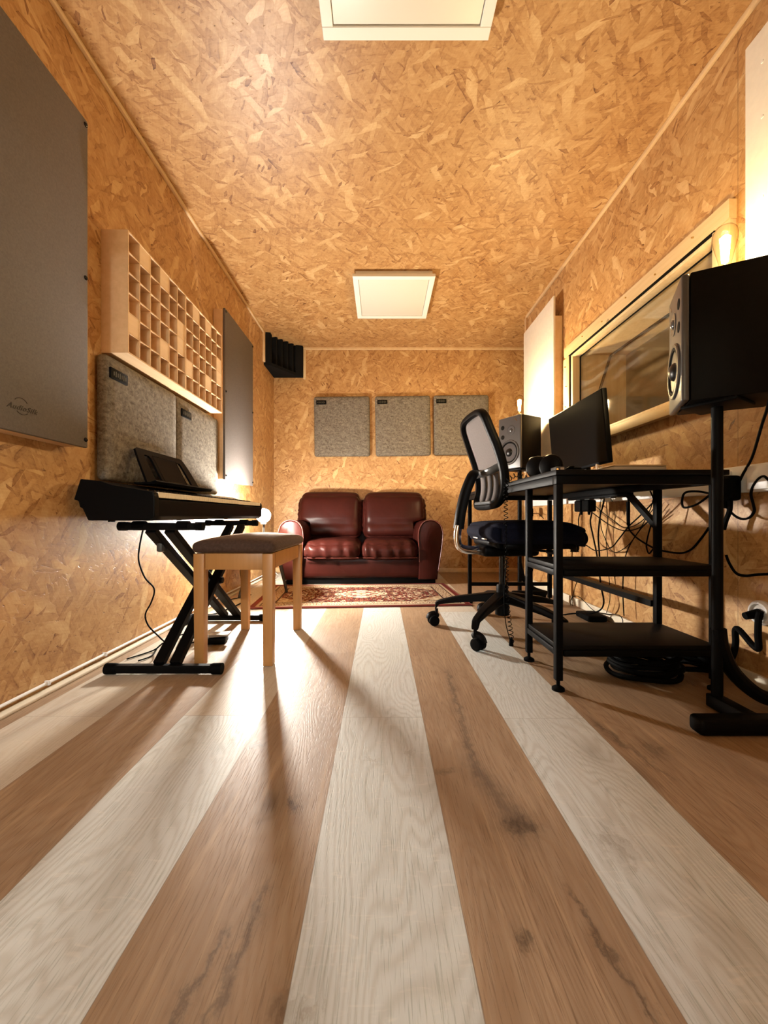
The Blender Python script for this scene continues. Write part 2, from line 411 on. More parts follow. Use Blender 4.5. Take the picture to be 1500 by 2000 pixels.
def bar(bm, p0, p1, w, h, up=(0, 0, 1)):
    """rectangular tube between two points"""
    p0, p1 = Vector(p0), Vector(p1); d = (p1 - p0).normalized(); up = Vector(up)
    s = d.cross(up)
    if s.length < 1e-4: s = d.cross(Vector((1, 0, 0)))
    s.normalize(); t = s.cross(d).normalized()
    R = []
    for p in (p0, p1):
        R.append([bm.verts.new(p + s * a * w / 2 + t * b * h / 2) for a, b in ((-1, -1), (1, -1), (1, 1), (-1, 1))])
    for i in range(4):
        j = (i + 1) % 4
        bm.faces.new((R[0][i], R[0][j], R[1][j], R[1][i]))
    bm.faces.new(R[0][::-1]); bm.faces.new(R[1])
    return bm
def lathe(bm, prof, seg=32, o=(0, 0, 0), q=None):
    o = Vector(o); rings = []
    for r, z in prof:
        ring = []
        for i in range(seg):
            a = 2 * PI * i / seg
            v = Vector((max(r, 1e-5) * math.cos(a), max(r, 1e-5) * math.sin(a), z))
            ring.append(bm.verts.new(o + (q @ v if q else v)))
        rings.append(ring)
    for a, b in zip(rings, rings[1:]):
        for i in range(seg):
            j = (i + 1) % seg
            bm.faces.new((a[i], a[j], b[j], b[i]))
    bm.faces.new(rings[0][::-1]); bm.faces.new(rings[-1])
    return bm
def prism(bm, poly, a, b, axis='Z'):
    def P(p, t):
        if axis == 'Z': return Vector((p[0], p[1], t))
        if axis == 'Y': return Vector((p[0], t, p[1]))
        return Vector((t, p[0], p[1]))
    A = [bm.verts.new(P(p, a)) for p in poly]; B = [bm.verts.new(P(p, b)) for p in poly]
    n = len(poly)
    for i in range(n):
        j = (i + 1) % n
        bm.faces.new((A[i], A[j], B[j], B[i]))
    bm.faces.new(A[::-1]); bm.faces.new(B)
    return bm
def catmull(pts, sub=8, cyc=False):
    pts = [Vector(p) for p in pts]; out = []
    n = len(pts)
    for i in range(n if cyc else n - 1):
        if cyc: p0, p1, p2, p3 = pts[(i - 1) % n], pts[i], pts[(i + 1) % n], pts[(i + 2) % n]
        else: p0, p1, p2, p3 = pts[max(i - 1, 0)], pts[i], pts[i + 1], pts[min(i + 2, n - 1)]
        for k in range(sub):
            t = k / sub
            out.append(.5 * ((2 * p1) + (p2 - p0) * t + (2 * p0 - 5 * p1 + 4 * p2 - p3) * t * t + (3 * p1 - p0 - 3 * p2 + p3) * t ** 3))
    if not cyc: out.append(pts[-1])
    return out
def tube(bm, pts, r, seg=8, smooth=8, cyc=False, flat=1.0, radii=None):
    P = catmull(pts, smooth, cyc) if smooth else [Vector(p) for p in pts]
    n = len(P); rings = []; ref = None
    for i, p in enumerate(P):
        d = (P[(i + 1) % n] - P[i - 1]) if (cyc or 0 < i < n - 1) else (P[1] - P[0] if i == 0 else P[-1] - P[-2])
        if d.length < 1e-7: d = Vector((0, 0, 1))
        d.normalize()
        if ref is None: ref = d.orthogonal().normalized()
        ref = (ref - d * ref.dot(d))
        ref = ref.normalized() if ref.length > 1e-5 else d.orthogonal().normalized()
        s = d.cross(ref)
        rr = r if radii is None else radii[min(len(radii) - 1, int(i * len(radii) / n))]
        rings.append([bm.verts.new(p + ref * rr * math.cos(2 * PI * k / seg) + s * rr * flat * math.sin(2 * PI * k / seg)) for k in range(seg)])
    for i in range(n if cyc else n - 1):
        a, b = rings[i], rings[(i + 1) % n]
        for k in range(seg):
            j = (k + 1) % seg
            try: bm.faces.new((a[k], a[j], b[j], b[k]))
            except ValueError: pass
    if not cyc:
        bm.faces.new(rings[0][::-1]); bm.faces.new(rings[-1])
    return bm
def softbox(bm, c, s, r, n=10, puff=(0, 0, 0), fn=None):
    """rounded, slightly stuffed box centred at c with full sizes s"""
    hx, hy, hz = (v / 2 for v in s); r = min(r, hx, hy, hz)
    t = bmesh.new(); bmesh.ops.create_cube(t, size=2)
    bmesh.ops.subdivide_edges(t, edges=t.edges[:], cuts=n, use_grid_fill=True)
    for v in t.verts:
        u = v.co.copy()
        # denser towards the edges
        w = Vector([math.sin(k * PI / 2 * .9) / math.sin(PI / 2 * .9) for k in u])
        p = Vector((w.x * hx, w.y * hy, w.z * hz))
        inn = Vector((max(-hx + r, min(hx - r, p.x)), max(-hy + r, min(hy - r, p.y)), max(-hz + r, min(hz - r, p.z))))
        d = p - inn
        if d.length > 1e-9: p = inn + d.normalized() * min(d.length, r) if d.length > r else inn + d
        bx, by, bz = 1 - u.x ** 2, 1 - u.y ** 2, 1 - u.z ** 2
        p += Vector((u.x * puff[0] * by * bz, u.y * puff[1] * bx * bz, u.z * puff[2] * bx * by))
        if fn: p = fn(p, u)
        v.co = p + Vector(c)
    me = bpy.data.meshes.new('t'); t.to_mesh(me); t.free(); bm.from_mesh(me); bpy.data.meshes.remove(me)
    return bm
def rot(bm, q, c=(0, 0, 0)):
    c = Vector(c)
    for v in bm.verts: v.co = c + q @ (v.co - c)
    return bm
def uvbox(me):
    uvl = me.uv_layers.new(name='UVMap')
    for p in me.polygons:
        n = p.normal; ax = max(range(3), key=lambda i: abs(n[i]))
        for li in p.loop_indices:
            co = me.vertices[me.loops[li].vertex_index].co
            uvl.data[li].uv = ((co.y, co.z) if ax == 0 else (co.x, co.z) if ax == 1 else (co.x, co.y))
def obj(name, bm, mat, parent=None, smooth=True, angle=35, recentre=True, bevel=0):
    bmesh.ops.recalc_face_normals(bm, faces=bm.faces[:])
    off = Vector((0, 0, 0))
    if parent is None and recentre:
        xs = [v.co for v in bm.verts]
        lo = Vector([min(c[i] for c in xs) for i in range(3)]); hi = Vector([max(c[i] for c in xs) for i in range(3)])
        off = Vector(((lo.x + hi.x) / 2, (lo.y + hi.y) / 2, lo.z))
        for v in bm.verts: v.co -= off
    me = bpy.data.meshes.new(name); bm.to_mesh(me); bm.free()
    me.materials.append(M[mat] if isinstance(mat, str) else mat)
    uvbox(me)
    o = bpy.data.objects.new(name, me); C.objects.link(o); o.location = off
    if parent is not None: o.parent = parent
    if bevel:
        b = o.modifiers.new('b', 'BEVEL'); b.width = bevel; b.segments = 2; b.limit_method = 'ANGLE'; b.angle_limit = math.radians(40)
    if smooth:
        for p in me.polygons: p.use_smooth = True
        bmm = bmesh.new(); bmm.from_mesh(me)
        for e in bmm.edges:
            if len(e.link_faces) == 2 and e.calc_face_angle(0) > math.radians(angle): e.smooth = False
        bmm.to_mesh(me); bmm.free()
    return o
def tag(o, label, cat, group=None, kind=None):
    o['label'] = label; o['category'] = cat
    if group: o['group'] = group
    if kind: o['kind'] = kind
    return o
def thing(name, label, cat, loc=(0, 0, 0), rz=0, group=None, kind=None):
    o = bpy.data.objects.new(name, None); C.objects.link(o)
    o.location = loc; o.rotation_euler = (0, 0, rz); o.empty_display_size = .05
    return tag(o, label, cat, group, kind)
def kids(o): return [c for c in bpy.data.objects if c.parent == o]
def dup(root, loc, rz=None, label=None):
    def cp(o, par):
        n = o.copy(); C.objects.link(n); n.parent = par
        for ch in kids(o): cp(ch, n)
        return n
    r = cp(root, None); r.location = loc
    if rz is not None: r.rotation_euler = (0, 0, rz)
    if label: r['label'] = label
    return r
def struct(name, bm, mat, label, cat, **k):
    return tag(obj(name, bm, mat, None, recentre=False, **k), label, cat, kind='structure')

# ------------------------------------------------------------------ room shell
XL, XR, YB, YF, ZC = -1.15, 1.31, 4.16, -.72, 2.40
struct('floor', box(BM(), XL - .1, 2.1, YF - .1, YB + .1, -.08, 0), 'floor', 'floor of alternating pale and brown oak effect planks', 'floor', smooth=False)
struct('ceiling', box(BM(), XL - .1, 2.1, YF - .1, YB + .1, ZC, ZC + .08), 'osb_ceiling', 'flat ceiling clad in orange strand board', 'ceiling', smooth=False)
struct('wall_left', box(BM(), XL - .1, XL, YF - .1, YB + .1, 0, ZC), 'osb', 'long left wall clad in strand board', 'wall', smooth=False)
struct('wall_back', box(BM(), XL - .1, 2.1, YB, YB + .1, 0, ZC), 'osb', 'strand board end wall behind the red sofa', 'wall', smooth=False)
w = BM()
DRX0, DRX1, DRZ = -1.05, .20, 2.05
box(w, XL - .1, DRX0, YF - .12, YF, 0, ZC); box(w, DRX1, 2.1, YF - .12, YF, 0, ZC); box(w, DRX0, DRX1, YF - .12, YF, DRZ, ZC)
struct('wall_rear', w, 'osb', 'strand board wall with an open doorway behind the viewer', 'wall', smooth=False)
w = BM(); CYF = -3.6
box(w, -1.7, -1.6, CYF, YF - .12, 0, ZC); box(w, 1.2, 1.3, CYF, YF - .12, 0, ZC); box(w, -1.7, 1.3, CYF - .1, CYF, 0, ZC)
box(w, -1.7, 1.3, CYF, YF - .12, ZC, ZC + .08); box(w, -1.7, 1.3, CYF, YF - .10, -.08, 0)
struct('wall_corridor', w, 'cream', 'plain corridor beyond the doorway behind the viewer', 'wall', smooth=False)
WY0, WY1, WZ0, WZ1, WX = 1.50, 2.655, 1.10, 1.705, 1.66
w = BM()
box(w, XR, WX, YF, WY0, 0, ZC); box(w, XR, WX, WY1, 3.5, 0, ZC)
box(w, XR, WX, WY0, WY1, 0, WZ0); box(w, XR, WX, WY0, WY1, WZ1, ZC)
struct('wall_right', w, 'osb_right', 'right strand board wall with the studio window in it', 'wall', smooth=False)
struct('wall_recess', box(BM(), 2.0, 2.1, 3.5, YB, 0, ZC), 'osb', 'side of the recess beyond the right wall', 'wall', smooth=False)
# room beyond the window
w = BM()
box(w, 2.95, 3.05, .2, 3.5, .3, ZC); box(w, WX, 3.05, .2, .3, .3, ZC); box(w, WX, 3.05, 3.4, 3.5, .3, ZC)
box(w, WX, 3.05, .2, 3.5, .2, .3); box(w, 2.1, 3.05, .2, 3.5, ZC, ZC + .1)
struct('wall_beyond', w, 'graywall', 'grey plaster walls of the room beyond the glass', 'wall', smooth=False)
# trims
struct('trim_1', box(BM(), XL, XL + .016, YF, YB, ZC - .022, ZC, .003), 'trimwood', 'thin wooden strip along the top of the left wall', 'trim')
struct('trim_2', box(BM(), XR - .016, XR, YF, 3.5, ZC - .022, ZC, .003), 'trimwood', 'thin wooden strip along the top of the right wall', 'trim')
struct('trim_3', box(BM(), XL, 2.0, YB - .016, YB, ZC - .026, ZC, .003), 'trimwood', 'thin wooden strip along the top of the end wall', 'trim')
struct('trim_4', box(BM(), XR - .018, XR + .004, 3.485, 3.515, 0, ZC - .022, .003), 'trimwood', 'upright wooden strip on the far corner of the right wall', 'trim')
w = BM(); box(w, -.832, -.806, YB - .018, YB, 2.06, ZC - .026, .002); 
struct('trim_5', w, 'trimwood', 'short upright strip beside the corner foam on the end wall', 'trim')
w = BM(); box(w, XL, XL + .018, 3.765, 3.795, 2.10, ZC - .022, .002)
struct('trim_6', w, 'trimwood', 'short upright strip beside the corner foam on the left wall', 'trim')
struct('baseboard_left', box(BM(), XL, XL + .034, YF, YB, 0, .012, .003), 'base', 'low cream strip along the foot of the left wall', 'baseboard')
w = BM(); tube(w, [(XL + .010, YF, .030), (XL + .010, .9, .030), (XL + .010, 1.60, .031)], .0055, 8, 4)
tube(w, [(XL + .010, 1.612, .030), (XL + .010, 2.9, .030), (XL + .010, 4.1, .030)], .0055, 8, 4)
for yy in (.62, 1.10, 1.33, 1.605, 2.3): box(w, XL, XL + .018, yy - .004, yy + .004, .022, .038, .002)
tag(obj('wall_cable', w, 'whiteplastic'), 'white cable clipped along the foot of the left wall', 'cable')
struct('baseboard_back', box(BM(), XL, 2.0, YB - .014, YB, 0, .045, .003), 'trimwood', 'wooden skirting along the end wall', 'baseboard')
struct('baseboard_right', box(BM(), XR - .014, XR, YF, 3.5, 0, .052, .003), 'base', 'cream skirting along the right wall', 'baseboard')
struct('trim_7', box(BM(), XR - .03, XR, .2, 3.48, .683, .779, .004), 'whiteplastic', 'white cable trunking band along the right wall behind the desk', 'trim')

# studio window
win = thing('window_1', 'internal studio window framed in pine on the right wall', 'window', (XR, 2.08, WZ0), kind='structure')
def rel(p): return Vector(p) - Vector((XR, 2.08, WZ0))
def wpart(name, bm, mat, par=win, **k):
    for v in bm.verts: v.co -= Vector((XR, 2.08, WZ0))
    return obj(name, bm, mat, par, **k)
b = BM(); prism(b, [(2.735, WZ1 + .012), (2.735, 1.772), (1.435, 1.772), (1.435, WZ1 - .004), (2.70, WZ1 - .004), (2.722, WZ1 - .001)], XR - .028, XR, 'X')
wpart('head_casing', b, 'pine')
b = BM(); box(b, XR - .024, XR, 2.672, 2.755, 1.05, WZ1 - .006, .003); wpart('side_casing', b, 'pine_v')
b = BM(); box(b, XR - .024, XR, 1.435, 1.515, 1.05, WZ1 - .006, .003); wpart('side_casing', b, 'pine_v')
b = BM(); box(b, XR - .034, XR, 1.435, 2.67, 1.05, WZ0 - .002, .003); wpart('sill_casing', b, 'pine')
b = BM(); box(b, XR - .012, XR + .038, 2.640, 2.668, WZ0, WZ1, .002); box(b, XR - .012, XR + .038, WY0 - .006, WY0 + .02, WZ0, WZ1, .002)
box(b, XR - .012, XR + .038, WY0, 2.64, WZ1 - .022, WZ1 + .001, .002); box(b, XR - .012, XR + .038, WY0, 2.64, WZ0 - .001, WZ0 + .02, .002)
wpart('inner_stop', b, 'pine_v')
b = BM(); box(b, XR + .046, WX, 2.640, 2.655, WZ0, WZ1); box(b, XR + .046, WX, WY0, WY0 + .014, WZ0, WZ1)
box(b, XR + .046, WX, WY0, 2.64, WZ1 - .012, WZ1); box(b, XR + .046, WX, WY0, 2.64, WZ0, WZ0 + .012)
wpart('reveal', b, 'pine_v')
b = BM(); box(b, XR + .039, XR + .045, WY0 + .004, 2.652, WZ0 + .004, WZ1 - .004); wpart('glass', b, 'smear')
b = BM()
bar(b, (1.375, 2.07, WZ0 + .014), (1.555, 2.07, WZ1 - .014), 1.13, .006, up=(1, 0, 0)); wpart('tilted_glass', b, 'glass')
b = BM()
for yy in (2.634, WY0 + .02): bar(b, (1.372, yy, WZ0 + .014), (1.552, yy, WZ1 - .014), .012, .014, up=(1, 0, 0))
wpart('glazing_bead', b, 'blackplastic')
b = BM(); box(b, XR - .018, XR - .002, 2.6685, 2.6715, WZ0, WZ1 - .007); box(b, XR - .0285, XR - .0125, WY0, 2.668, WZ1 - .0078, WZ1 - .0045)
wpart('gasket', b, 'rubber')
b = BM(); box(b, XR + .0345, XR + .0385, 2.633, 2.6398, WZ0 + .02, WZ1 - .0225); box(b, XR + .0345, XR + .0385, WY0 + .02, 2.633, WZ1 - .029, WZ1 - .0225); wpart('gasket', b, 'rubber')
b = BM(); box(b, 1.545, 1.558, WY0 + .02, 2.63, WZ1 - .024, WZ1 - .0125); wpart('glazing_bead', b, 'blackplastic')
b = BM()
for (yy, zz) in [(2.715, 1.64), (2.70, 1.50), (2.71, 1.36), (2.715, 1.22)] + [(1.6 + .22 * i, 1.745 - .015 * (i % 2)) for i in range(5)] + [(1.75, 1.075), (2.2, 1.073)]:
    cyl(b, (XR - .0355, yy, zz), (XR - .02, yy, zz), .0035, None, 8)
wpart('screw', b, 'brass')

# ------------------------------------------------------------------ ceiling panels
def light_panel(cx, cy, label):
    t = thing('ceiling_light_panel', label, 'ceiling light', (cx, cy, ZC), group='square ceiling light panels')
    z = 2.348 - ZC; h = .303
    b = BM(); h2 = h - .040
    for x0, x1, y0, y1 in ((-h, h, -h, -h2), (-h, h, h2, h), (-h, -h2, -h2, h2), (h2, h, -h2, h2)): box(b, x0, x1, y0, y1, z, z + .022)
    obj('frame', b, 'whitepaint', t, bevel=.002)
    b = BM(); box(b, -h2 + .002, h2 - .002, -h2 + .002, h2 - .002, z + .005, z + .016, .003); obj('diffuser', b, 'diffuser', t)
    b = BM(); box(b, -h + .02, h - .02, -h + .02, h - .02, z + .0225, 0); obj('housing', b, 'cream', t)
light_panel(.092, 3.142, 'switched-off square white light panel on the ceiling, the further one')
light_panel(.090, 1.128, 'switched-off square white light panel at the top edge, the nearer one')

# ------------------------------------------------------------------ acoustic panels
def wrapped_panel(y0, y1, z0, z1, label, logo):
    yc = (y0 + y1) / 2
    t = thing('absorber_panel', label, 'acoustic panel', (XL, yc, z0), group='cloth covered absorber panels on the left wall')
    hw = (y1 - y0) / 2; h = z1 - z0
    b = BM(); box(b, 0.001, .066, -hw + .004, hw - .004, .004, h - .004, .002); obj('frame', b, 'birch', t)
    b = BM(); box(b, .068, .084, -hw, hw, 0, h, .004); obj('face', b, 'cloth', t)
    for yy in (-hw + .012, hw - .012):
        for zz in (.028, h / 2 + .02, h - .02):
            b = BM(); lathe(b, [(.008, 0), (.008, .003), (.005, .006), (.001, .007)], 12, (.083, yy, zz), Matrix.Rotation(PI / 2, 3, 'Y').to_quaternion()); obj('pin', b, 'blackgloss', t)
    if logo:
        ly, lz, r = logo
        def L(y, z): return Vector((.0845, y, z))
        b = BM()
        tube(b, [L(ly + r * math.cos(a), lz + r * math.sin(a)) for a in [.55 + 1.9 * k / 8 for k in range(9)]], .0011, 6, 2)
        obj('logo_arc', b, 'mark', t); b = BM()
        tube(b, [L(ly + .005 + r * math.cos(a), lz + r * math.sin(a)) for a in [3.9 + 1.6 * k / 8 for k in range(9)]], .0011, 6, 2)
        obj('logo_arc', b, 'mark', t)
        cu = bpy.data.curves.new('logo', 'FONT'); cu.body = 'AudioSilk'; cu.size = .0225; cu.shear = .45; cu.space_character = 1.12
        cu.align_x = 'CENTER'; cu.align_y = 'CENTER'; cu.extrude = .0005
        tmp = bpy.data.objects.new('tmp', cu); C.objects.link(tmp)
        bpy.context.view_layer.update()
        me = bpy.data.meshes.new_from_object(tmp.evaluated_get(bpy.context.evaluated_depsgraph_get()))
        bpy.data.objects.remove(tmp)
        me.transform(Matrix(((0, 0, 1, .0848), (1, 0, 0, ly + .004), (0, 1, 0, lz - .006), (0, 0, 0, 1))))
        me.materials.clear(); me.materials.append(M['mark']); me.name = 'logo_text'
        o = bpy.data.objects.new('logo_text', me); C.objects.link(o); o.parent = t
wrapped_panel(.812, 1.414, .847, 2.03, 'large taupe cloth panel with a script logo, nearest on left wall', (1.150 - 1.113, .925 - .847, .024))
wrapped_panel(2.655, 3.232, .85, 2.022, 'narrow taupe cloth panel between the wooden diffuser and the end wall', None)

def felt_panel(wd, ht, loc, rz, label, group, tilt=0, lab=(-.215, .25)):
    """front faces local -Y, back on y=0"""
    t = thing('felt_panel', label, 'acoustic panel', loc, rz, group)
    t.rotation_euler = (0, tilt, rz)
    b = BM(); softbox(b, (0, -.026, 0), (wd, .048, ht), .022, 10, (0, .004, 0)); obj('felt_body', b, 'felt', t, angle=60)
    b = BM(); lx, lz = lab; box(b, lx - .053, lx + .053, -.060, -.0505, lz - .022, lz + .022, .003); l = obj('name_label', b, 'blackplastic', t)
    l['label'] = 'small black name plate'
    b = BM()
    for k in range(7):
        x = lx - .036 + .012 * k; hh = .008 + .003 * (k % 2)
        box(b, x - .0022, x + .0022, -.0606, -.0598, lz - hh, lz + hh)
    obj('lettering', b, 'labelmark', l)
gl = 'felt panels on the left wall'
felt_panel(.545, .512, (XL, 1.8275, 1.000), PI / 2, 'grey felt panel under the wooden diffuser, nearer of two, behind the music rest', gl, 0, (-.205, .182))
felt_panel(.530, .512, (XL, 2.368, .998), PI / 2, 'grey felt panel under the wooden diffuser, further one next to cloth panel', gl, 0, (-.185, .172))
gb = 'felt panels above the sofa'
felt_panel(.590, .635, (-.418, YB - .0015, 1.550), 0, 'grey felt panel above the sofa, left of the row of three', gb, math.radians(-.5))
felt_panel(.585, .635, (.228, YB - .0015, 1.556), 0, 'grey felt panel above the sofa, middle of the row of three', gb, math.radians(-.9))
felt_panel(.582, .635, (.848, YB - .0015, 1.564), 0, 'grey felt panel partly behind the office chair back, right of three', gb, math.radians(-.5))

# wooden skyline diffusers
# digits: 0 flush, 9 deep, rows from the top
PAT_A = ['609098', '595999', '994570', '448990', '094049', '999969']
PAT_B = ['609099', '686679', '996670', '449990', '096079', '777778']
def diffuser(y0, y1, pat, label):
    t = thing('wooden_diffuser', label, 'sound diffuser', (XL, (y0 + y1) / 2, 1.27), group='wooden grid diffusers')
    hw, ht, D, th = (y1 - y0) / 2, .505, .111, .006
    b = BM(); box(b, .001, D, -hw, -hw + th, 0, ht); box(b, .001, D, hw - th, hw, 0, ht)
    box(b, .001, D, -hw + th, hw - th, ht - th, ht); box(b, .001, D, -hw + th, hw - th, 0, th); obj('frame', b, 'birch', t, smooth=False)
    b = BM(); cw = (2 * hw - th) / 6; ch = (ht - th) / 6
    for i in range(1, 6):
        y = -hw + th / 2 + i * cw; box(b, .02, D - .001, y - .0025, y + .0025, th, ht - th)
        z = th / 2 + i * ch; box(b, .02, D - .0015, -hw + th, hw - th, z - .0025, z + .0025)
    obj('grid_divider', b, 'birch', t, smooth=False)
    b = BM()
    for r in range(6):
        for c in range(6):
            d = int(pat[r][c]); top = D - .002 - .010 * d
            y = -hw + th / 2 + (c + .5) * cw; z = ht - th / 2 - (r + .5) * ch
            box(b, .003, max(top, .012), y - cw / 2 + .0028, y + cw / 2 - .0028, z - ch / 2 + .0028, z + ch / 2 - .0028)
    obj('cell_block', b, 'birchpale', t, smooth=False)
diffuser(1.595, 2.065, PAT_A, 'square wooden grid diffuser next to the large cloth panel')
diffuser(2.067, 2.535, PAT_B, 'square wooden grid diffuser next to the narrow cloth panel')

# corner foam
b = BM()
z0, z1 = 2.078, 2.398
A = Vector((XL + .001, 3.80)); Bp = Vector((-.832, YB - .001))
poly = [(XL + .001, YB - .001), (XL + .001, 3.80)]
dv = Bp - A; nv = Vector((dv.y, -dv.x)).normalized()
tt = [0, .04, .16, .19, .35, .38, .56, .59, .75, .78, .90, .94, 1.0]
flat0 = A + Vector((.055, .0))
poly += [(A.x + .062, 3.80 + .012)]
for k in range(5):
    f0 = .19 + .135 * k
    p = A + dv * f0; q = p - nv * .055; s = A + dv * (f0 + .10)
    poly += [(p.x, p.y), (q.x + .012, q.y + .012), (s.x, s.y)]
poly += [(-.900, YB - .075), (-.832, YB - .055), (-.832, YB - .001)]
prism(b, poly, z0 + .028, z1)
prism(b, [(XL + .001, YB - .001), (XL + .001, 3.80), (XL + .062, 3.812), (-.900, YB - .075), (-.832, YB - .055), (-.832, YB - .001)], z0, z0 + .028)
tag(obj('bass_trap', b, 'foam', smooth=False), 'black ridged corner foam under the ceiling at far left', 'bass trap')

# pale boards on right wall
def pale_board(y0, y1, label):
    t = thing('reflector_board', label, 'acoustic panel', (XR, (y0 + y1) / 2, .98), group='cream boards on the right wall')
    hw = (y1 - y0) / 2; h = 1.21
    b = BM(); box(b, -.070, -.056, -hw, hw, 0, h, .002); obj('board', b, 'cream', t)
    b = BM()
    for yy in (-hw + .03, 0, hw - .03): box(b, -.055, -.001, yy - .02, yy + .02, .02, h - .14)
    obj('batten', b, 'trimwood', t)
    for yy in (-hw + .06, hw - .06):
        for zz in (.14, .40, .66, .92, 1.1):
            b = BM(); lathe(b, [(.0055, 0), (.0045, .002), (.001, .0025)], 10, (-.0698, yy, zz), Matrix.Rotation(-PI / 2, 3, 'Y').to_quaternion()); obj('screw_cap', b, 'whitepaint', t)
pale_board(2.805, 3.392, 'cream board on the right wall behind the small speaker')
pale_board(.735, 1.327, 'cream board at the right edge behind the big near speaker')

# ------------------------------------------------------------------ loudspeakers, stands and bulbs
SW, SD, SZ0, SZ1 = .200, .225, .949, 1.336
def speaker(corner, ang, w, d, mirror, label):
    """corner: near vertical edge between baffle and visible side; local: baffle faces -Y and runs to -X"""
    t = thing('studio_monitor', label, 'loudspeaker', corner, ang, 'pair of studio monitors')
    h = SZ1 - SZ0; x0, x1, xm = -w, 0, -w / 2; sg = 1 if mirror else -1
    b = BM(); box(b, x0, x1, .022, d, 0, h, .004); obj('cabinet', b, 'spkside', t)
    b = BM(); box(b, x0 + .0005, x1 - .0005, 0, .020, .0005, h - .0005, .006, 3); obj('baffle', b, 'baffle', t)
    q = Matrix.Rotation(PI / 2, 3, 'X').to_quaternion()      # lathe axis z -> -y
    wz, wr = .122, w * .44
    b = BM(); lathe(b, [(wr, -.002), (wr, .004), (wr * .97, .007), (wr * .86, .007), (wr * .84, .002)], 48, (xm, 0, wz), q); obj('woofer_ring', b, 'dustcap', t)
    b = BM(); lathe(b, [(wr * .84, .0015), (wr * .82, .0058), (wr * .76, .006), (wr * .72, .0016)], 48, (xm, 0, wz), q); obj('woofer_surround', b, 'rubber', t)
    b = BM(); lathe(b, [(wr * .74, .0012), (wr * .60, .0006), (wr * .34, .0009), (wr * .30, .008), (wr * .18, .015), (wr * .001, .018)], 40, (xm, 0, wz), q); obj('woofer_cone', b, 'cone', t)
    px = xm + sg * .30 * w
    tx, tz = xm - sg * .08 * w, .283
    b = BM(); lathe(b, [(.036, -.002), (.036, .002), (.026, .0035), (.015, .0015), (.0145, .004), (.010, .008), (.001, .010)], 32, (tx, 0, tz), q); obj('tweeter', b, 'dustcap', t)
    for zz in (.243, .315):
        b = BM(); lathe(b, [(.0165, -.001), (.0165, .0012), (.014, .0014), (.001, .0014)], 24, (px, 0, zz), q); obj('bass_port', b, 'foam', t)
    bx = xm - sg * .30 * w
    b = BM(); bar(b, (bx - .012, -.0005, h - .022), (bx + .010, -.0005, h - .045), .004, .002, up=(0, 1, 0)); obj('badge', b, 'chrome', t)
    return t
speaker((.998, 2.79, SZ0), math.radians(-60.6), .210, .220, False, 'dark studio speaker beyond the desk, smaller in view, lit bulb on top')
speaker((.913, 1.184, SZ0), math.radians(-117.7), .200, .250, True, 'large black studio speaker at the right edge, seen from its side')

def filament_bulb(x, y, label, fil):
    t = thing('filament_bulb', label, 'light bulb', (x, y, SZ1), group='lit filament bulbs on the speakers')
    b = BM(); lathe(b, [(.019, 0), (.019, .006), (.016, .009), (.0145, .030), (.013, .033)], 24); obj('screw_base', b, 'brass', t)
    prof = [(.0135, .031), (.015, .045), (.020, .068), (.0265, .095), (.0312, .120), (.0320, .133), (.0290, .148), (.0205, .159), (.0100, .1645), (.0005, .166)]
    b = BM(); lathe(b, prof, 32); gl_ = obj('glass_envelope', b, 'bulbglass', t)
    b = BM()
    for k in range(6):
        a = k * PI / 3
        cyl(b, (.0065 * math.cos(a), .0065 * math.sin(a), .052), (.0115 * math.cos(a + .4), .0115 * math.sin(a + .4), .128), .0022, None, 8)
    obj('filament', b, fil, t)
    b = BM(); cyl(b, (0, 0, .03), (0, 0, .05), .005, .003, 10); cyl(b, (0, 0, .05), (0, 0, .14), .0012, None, 6)
    for k in range(6):
        a = k * PI / 3 + .4
        bar(b, (0, 0, .140), (.0115 * math.cos(a), .0115 * math.sin(a), .130), .001, .001)
    obj('filament_stem', b, 'steel', t)
    return t
filament_bulb(1.030, 2.905, 'glowing filament bulb on top of the smaller speaker beyond the desk', 'filament')
filament_bulb(1.066, 1.207, 'glowing pear-shaped filament bulb on top of the big near speaker', 'filament_dim')

def speaker_stand(x, y, label, far):
    t = thing('speaker_stand', label, 'speaker stand', (x, y, 0), 0, 'black speaker stands')
    b = BM(); cyl(b, (0, 0, .030), (0, 0, SZ0 - .012), .0150, None, 24); obj('pole', b, 'blackmetal', t)
    b = BM(); box(b, -.07, .07, -.07, .07, SZ0 - .012, SZ0 - .0015, .003); rot(b, Matrix.Rotation(math.radians(30), 3, 'Z').to_quaternion()); obj('top_plate', b, 'blackmetal', t)
    if far:
        b = BM(); box(b, -.07, .18, -.055, -.015, 0, .050, .012, 3); box(b, -.02, .02, -.03, .03, .004, .040, .004); obj('foot_bar', b, 'blackmetal', t)
        b = BM(); tube(b, [(0, 0, .25), (.03, 0, .13), (.10, -.01, .06), (.19, -.03, .03)], .018, 10, 8); obj('brace', b, 'blackmetal', t)
    else:
        b = BM(); box(b, -.175, .20, -.155, -.105, 0, .046, .012, 3); obj('foot_bar', b, 'blackmetal', t)
        b = BM(); box(b, -.02, .02, -.12, .02, .004, .044, .004); obj('base_tube', b, 'blackmetal', t)
        b = BM(); tube(b, [(.004, 0, .25), (.014, 0, .19), (.05, 0, .115), (.12, -.005, .05), (.20, -.01, .024)], .021, 10, 8); obj('brace', b, 'blackmetal', t)
speaker_stand(1.042, 1.208, 'black stand with a thick pole under the big near speaker', False)
speaker_stand(1.032, 2.905, 'black stand under the smaller speaker, beyond the far end of the desk', True)

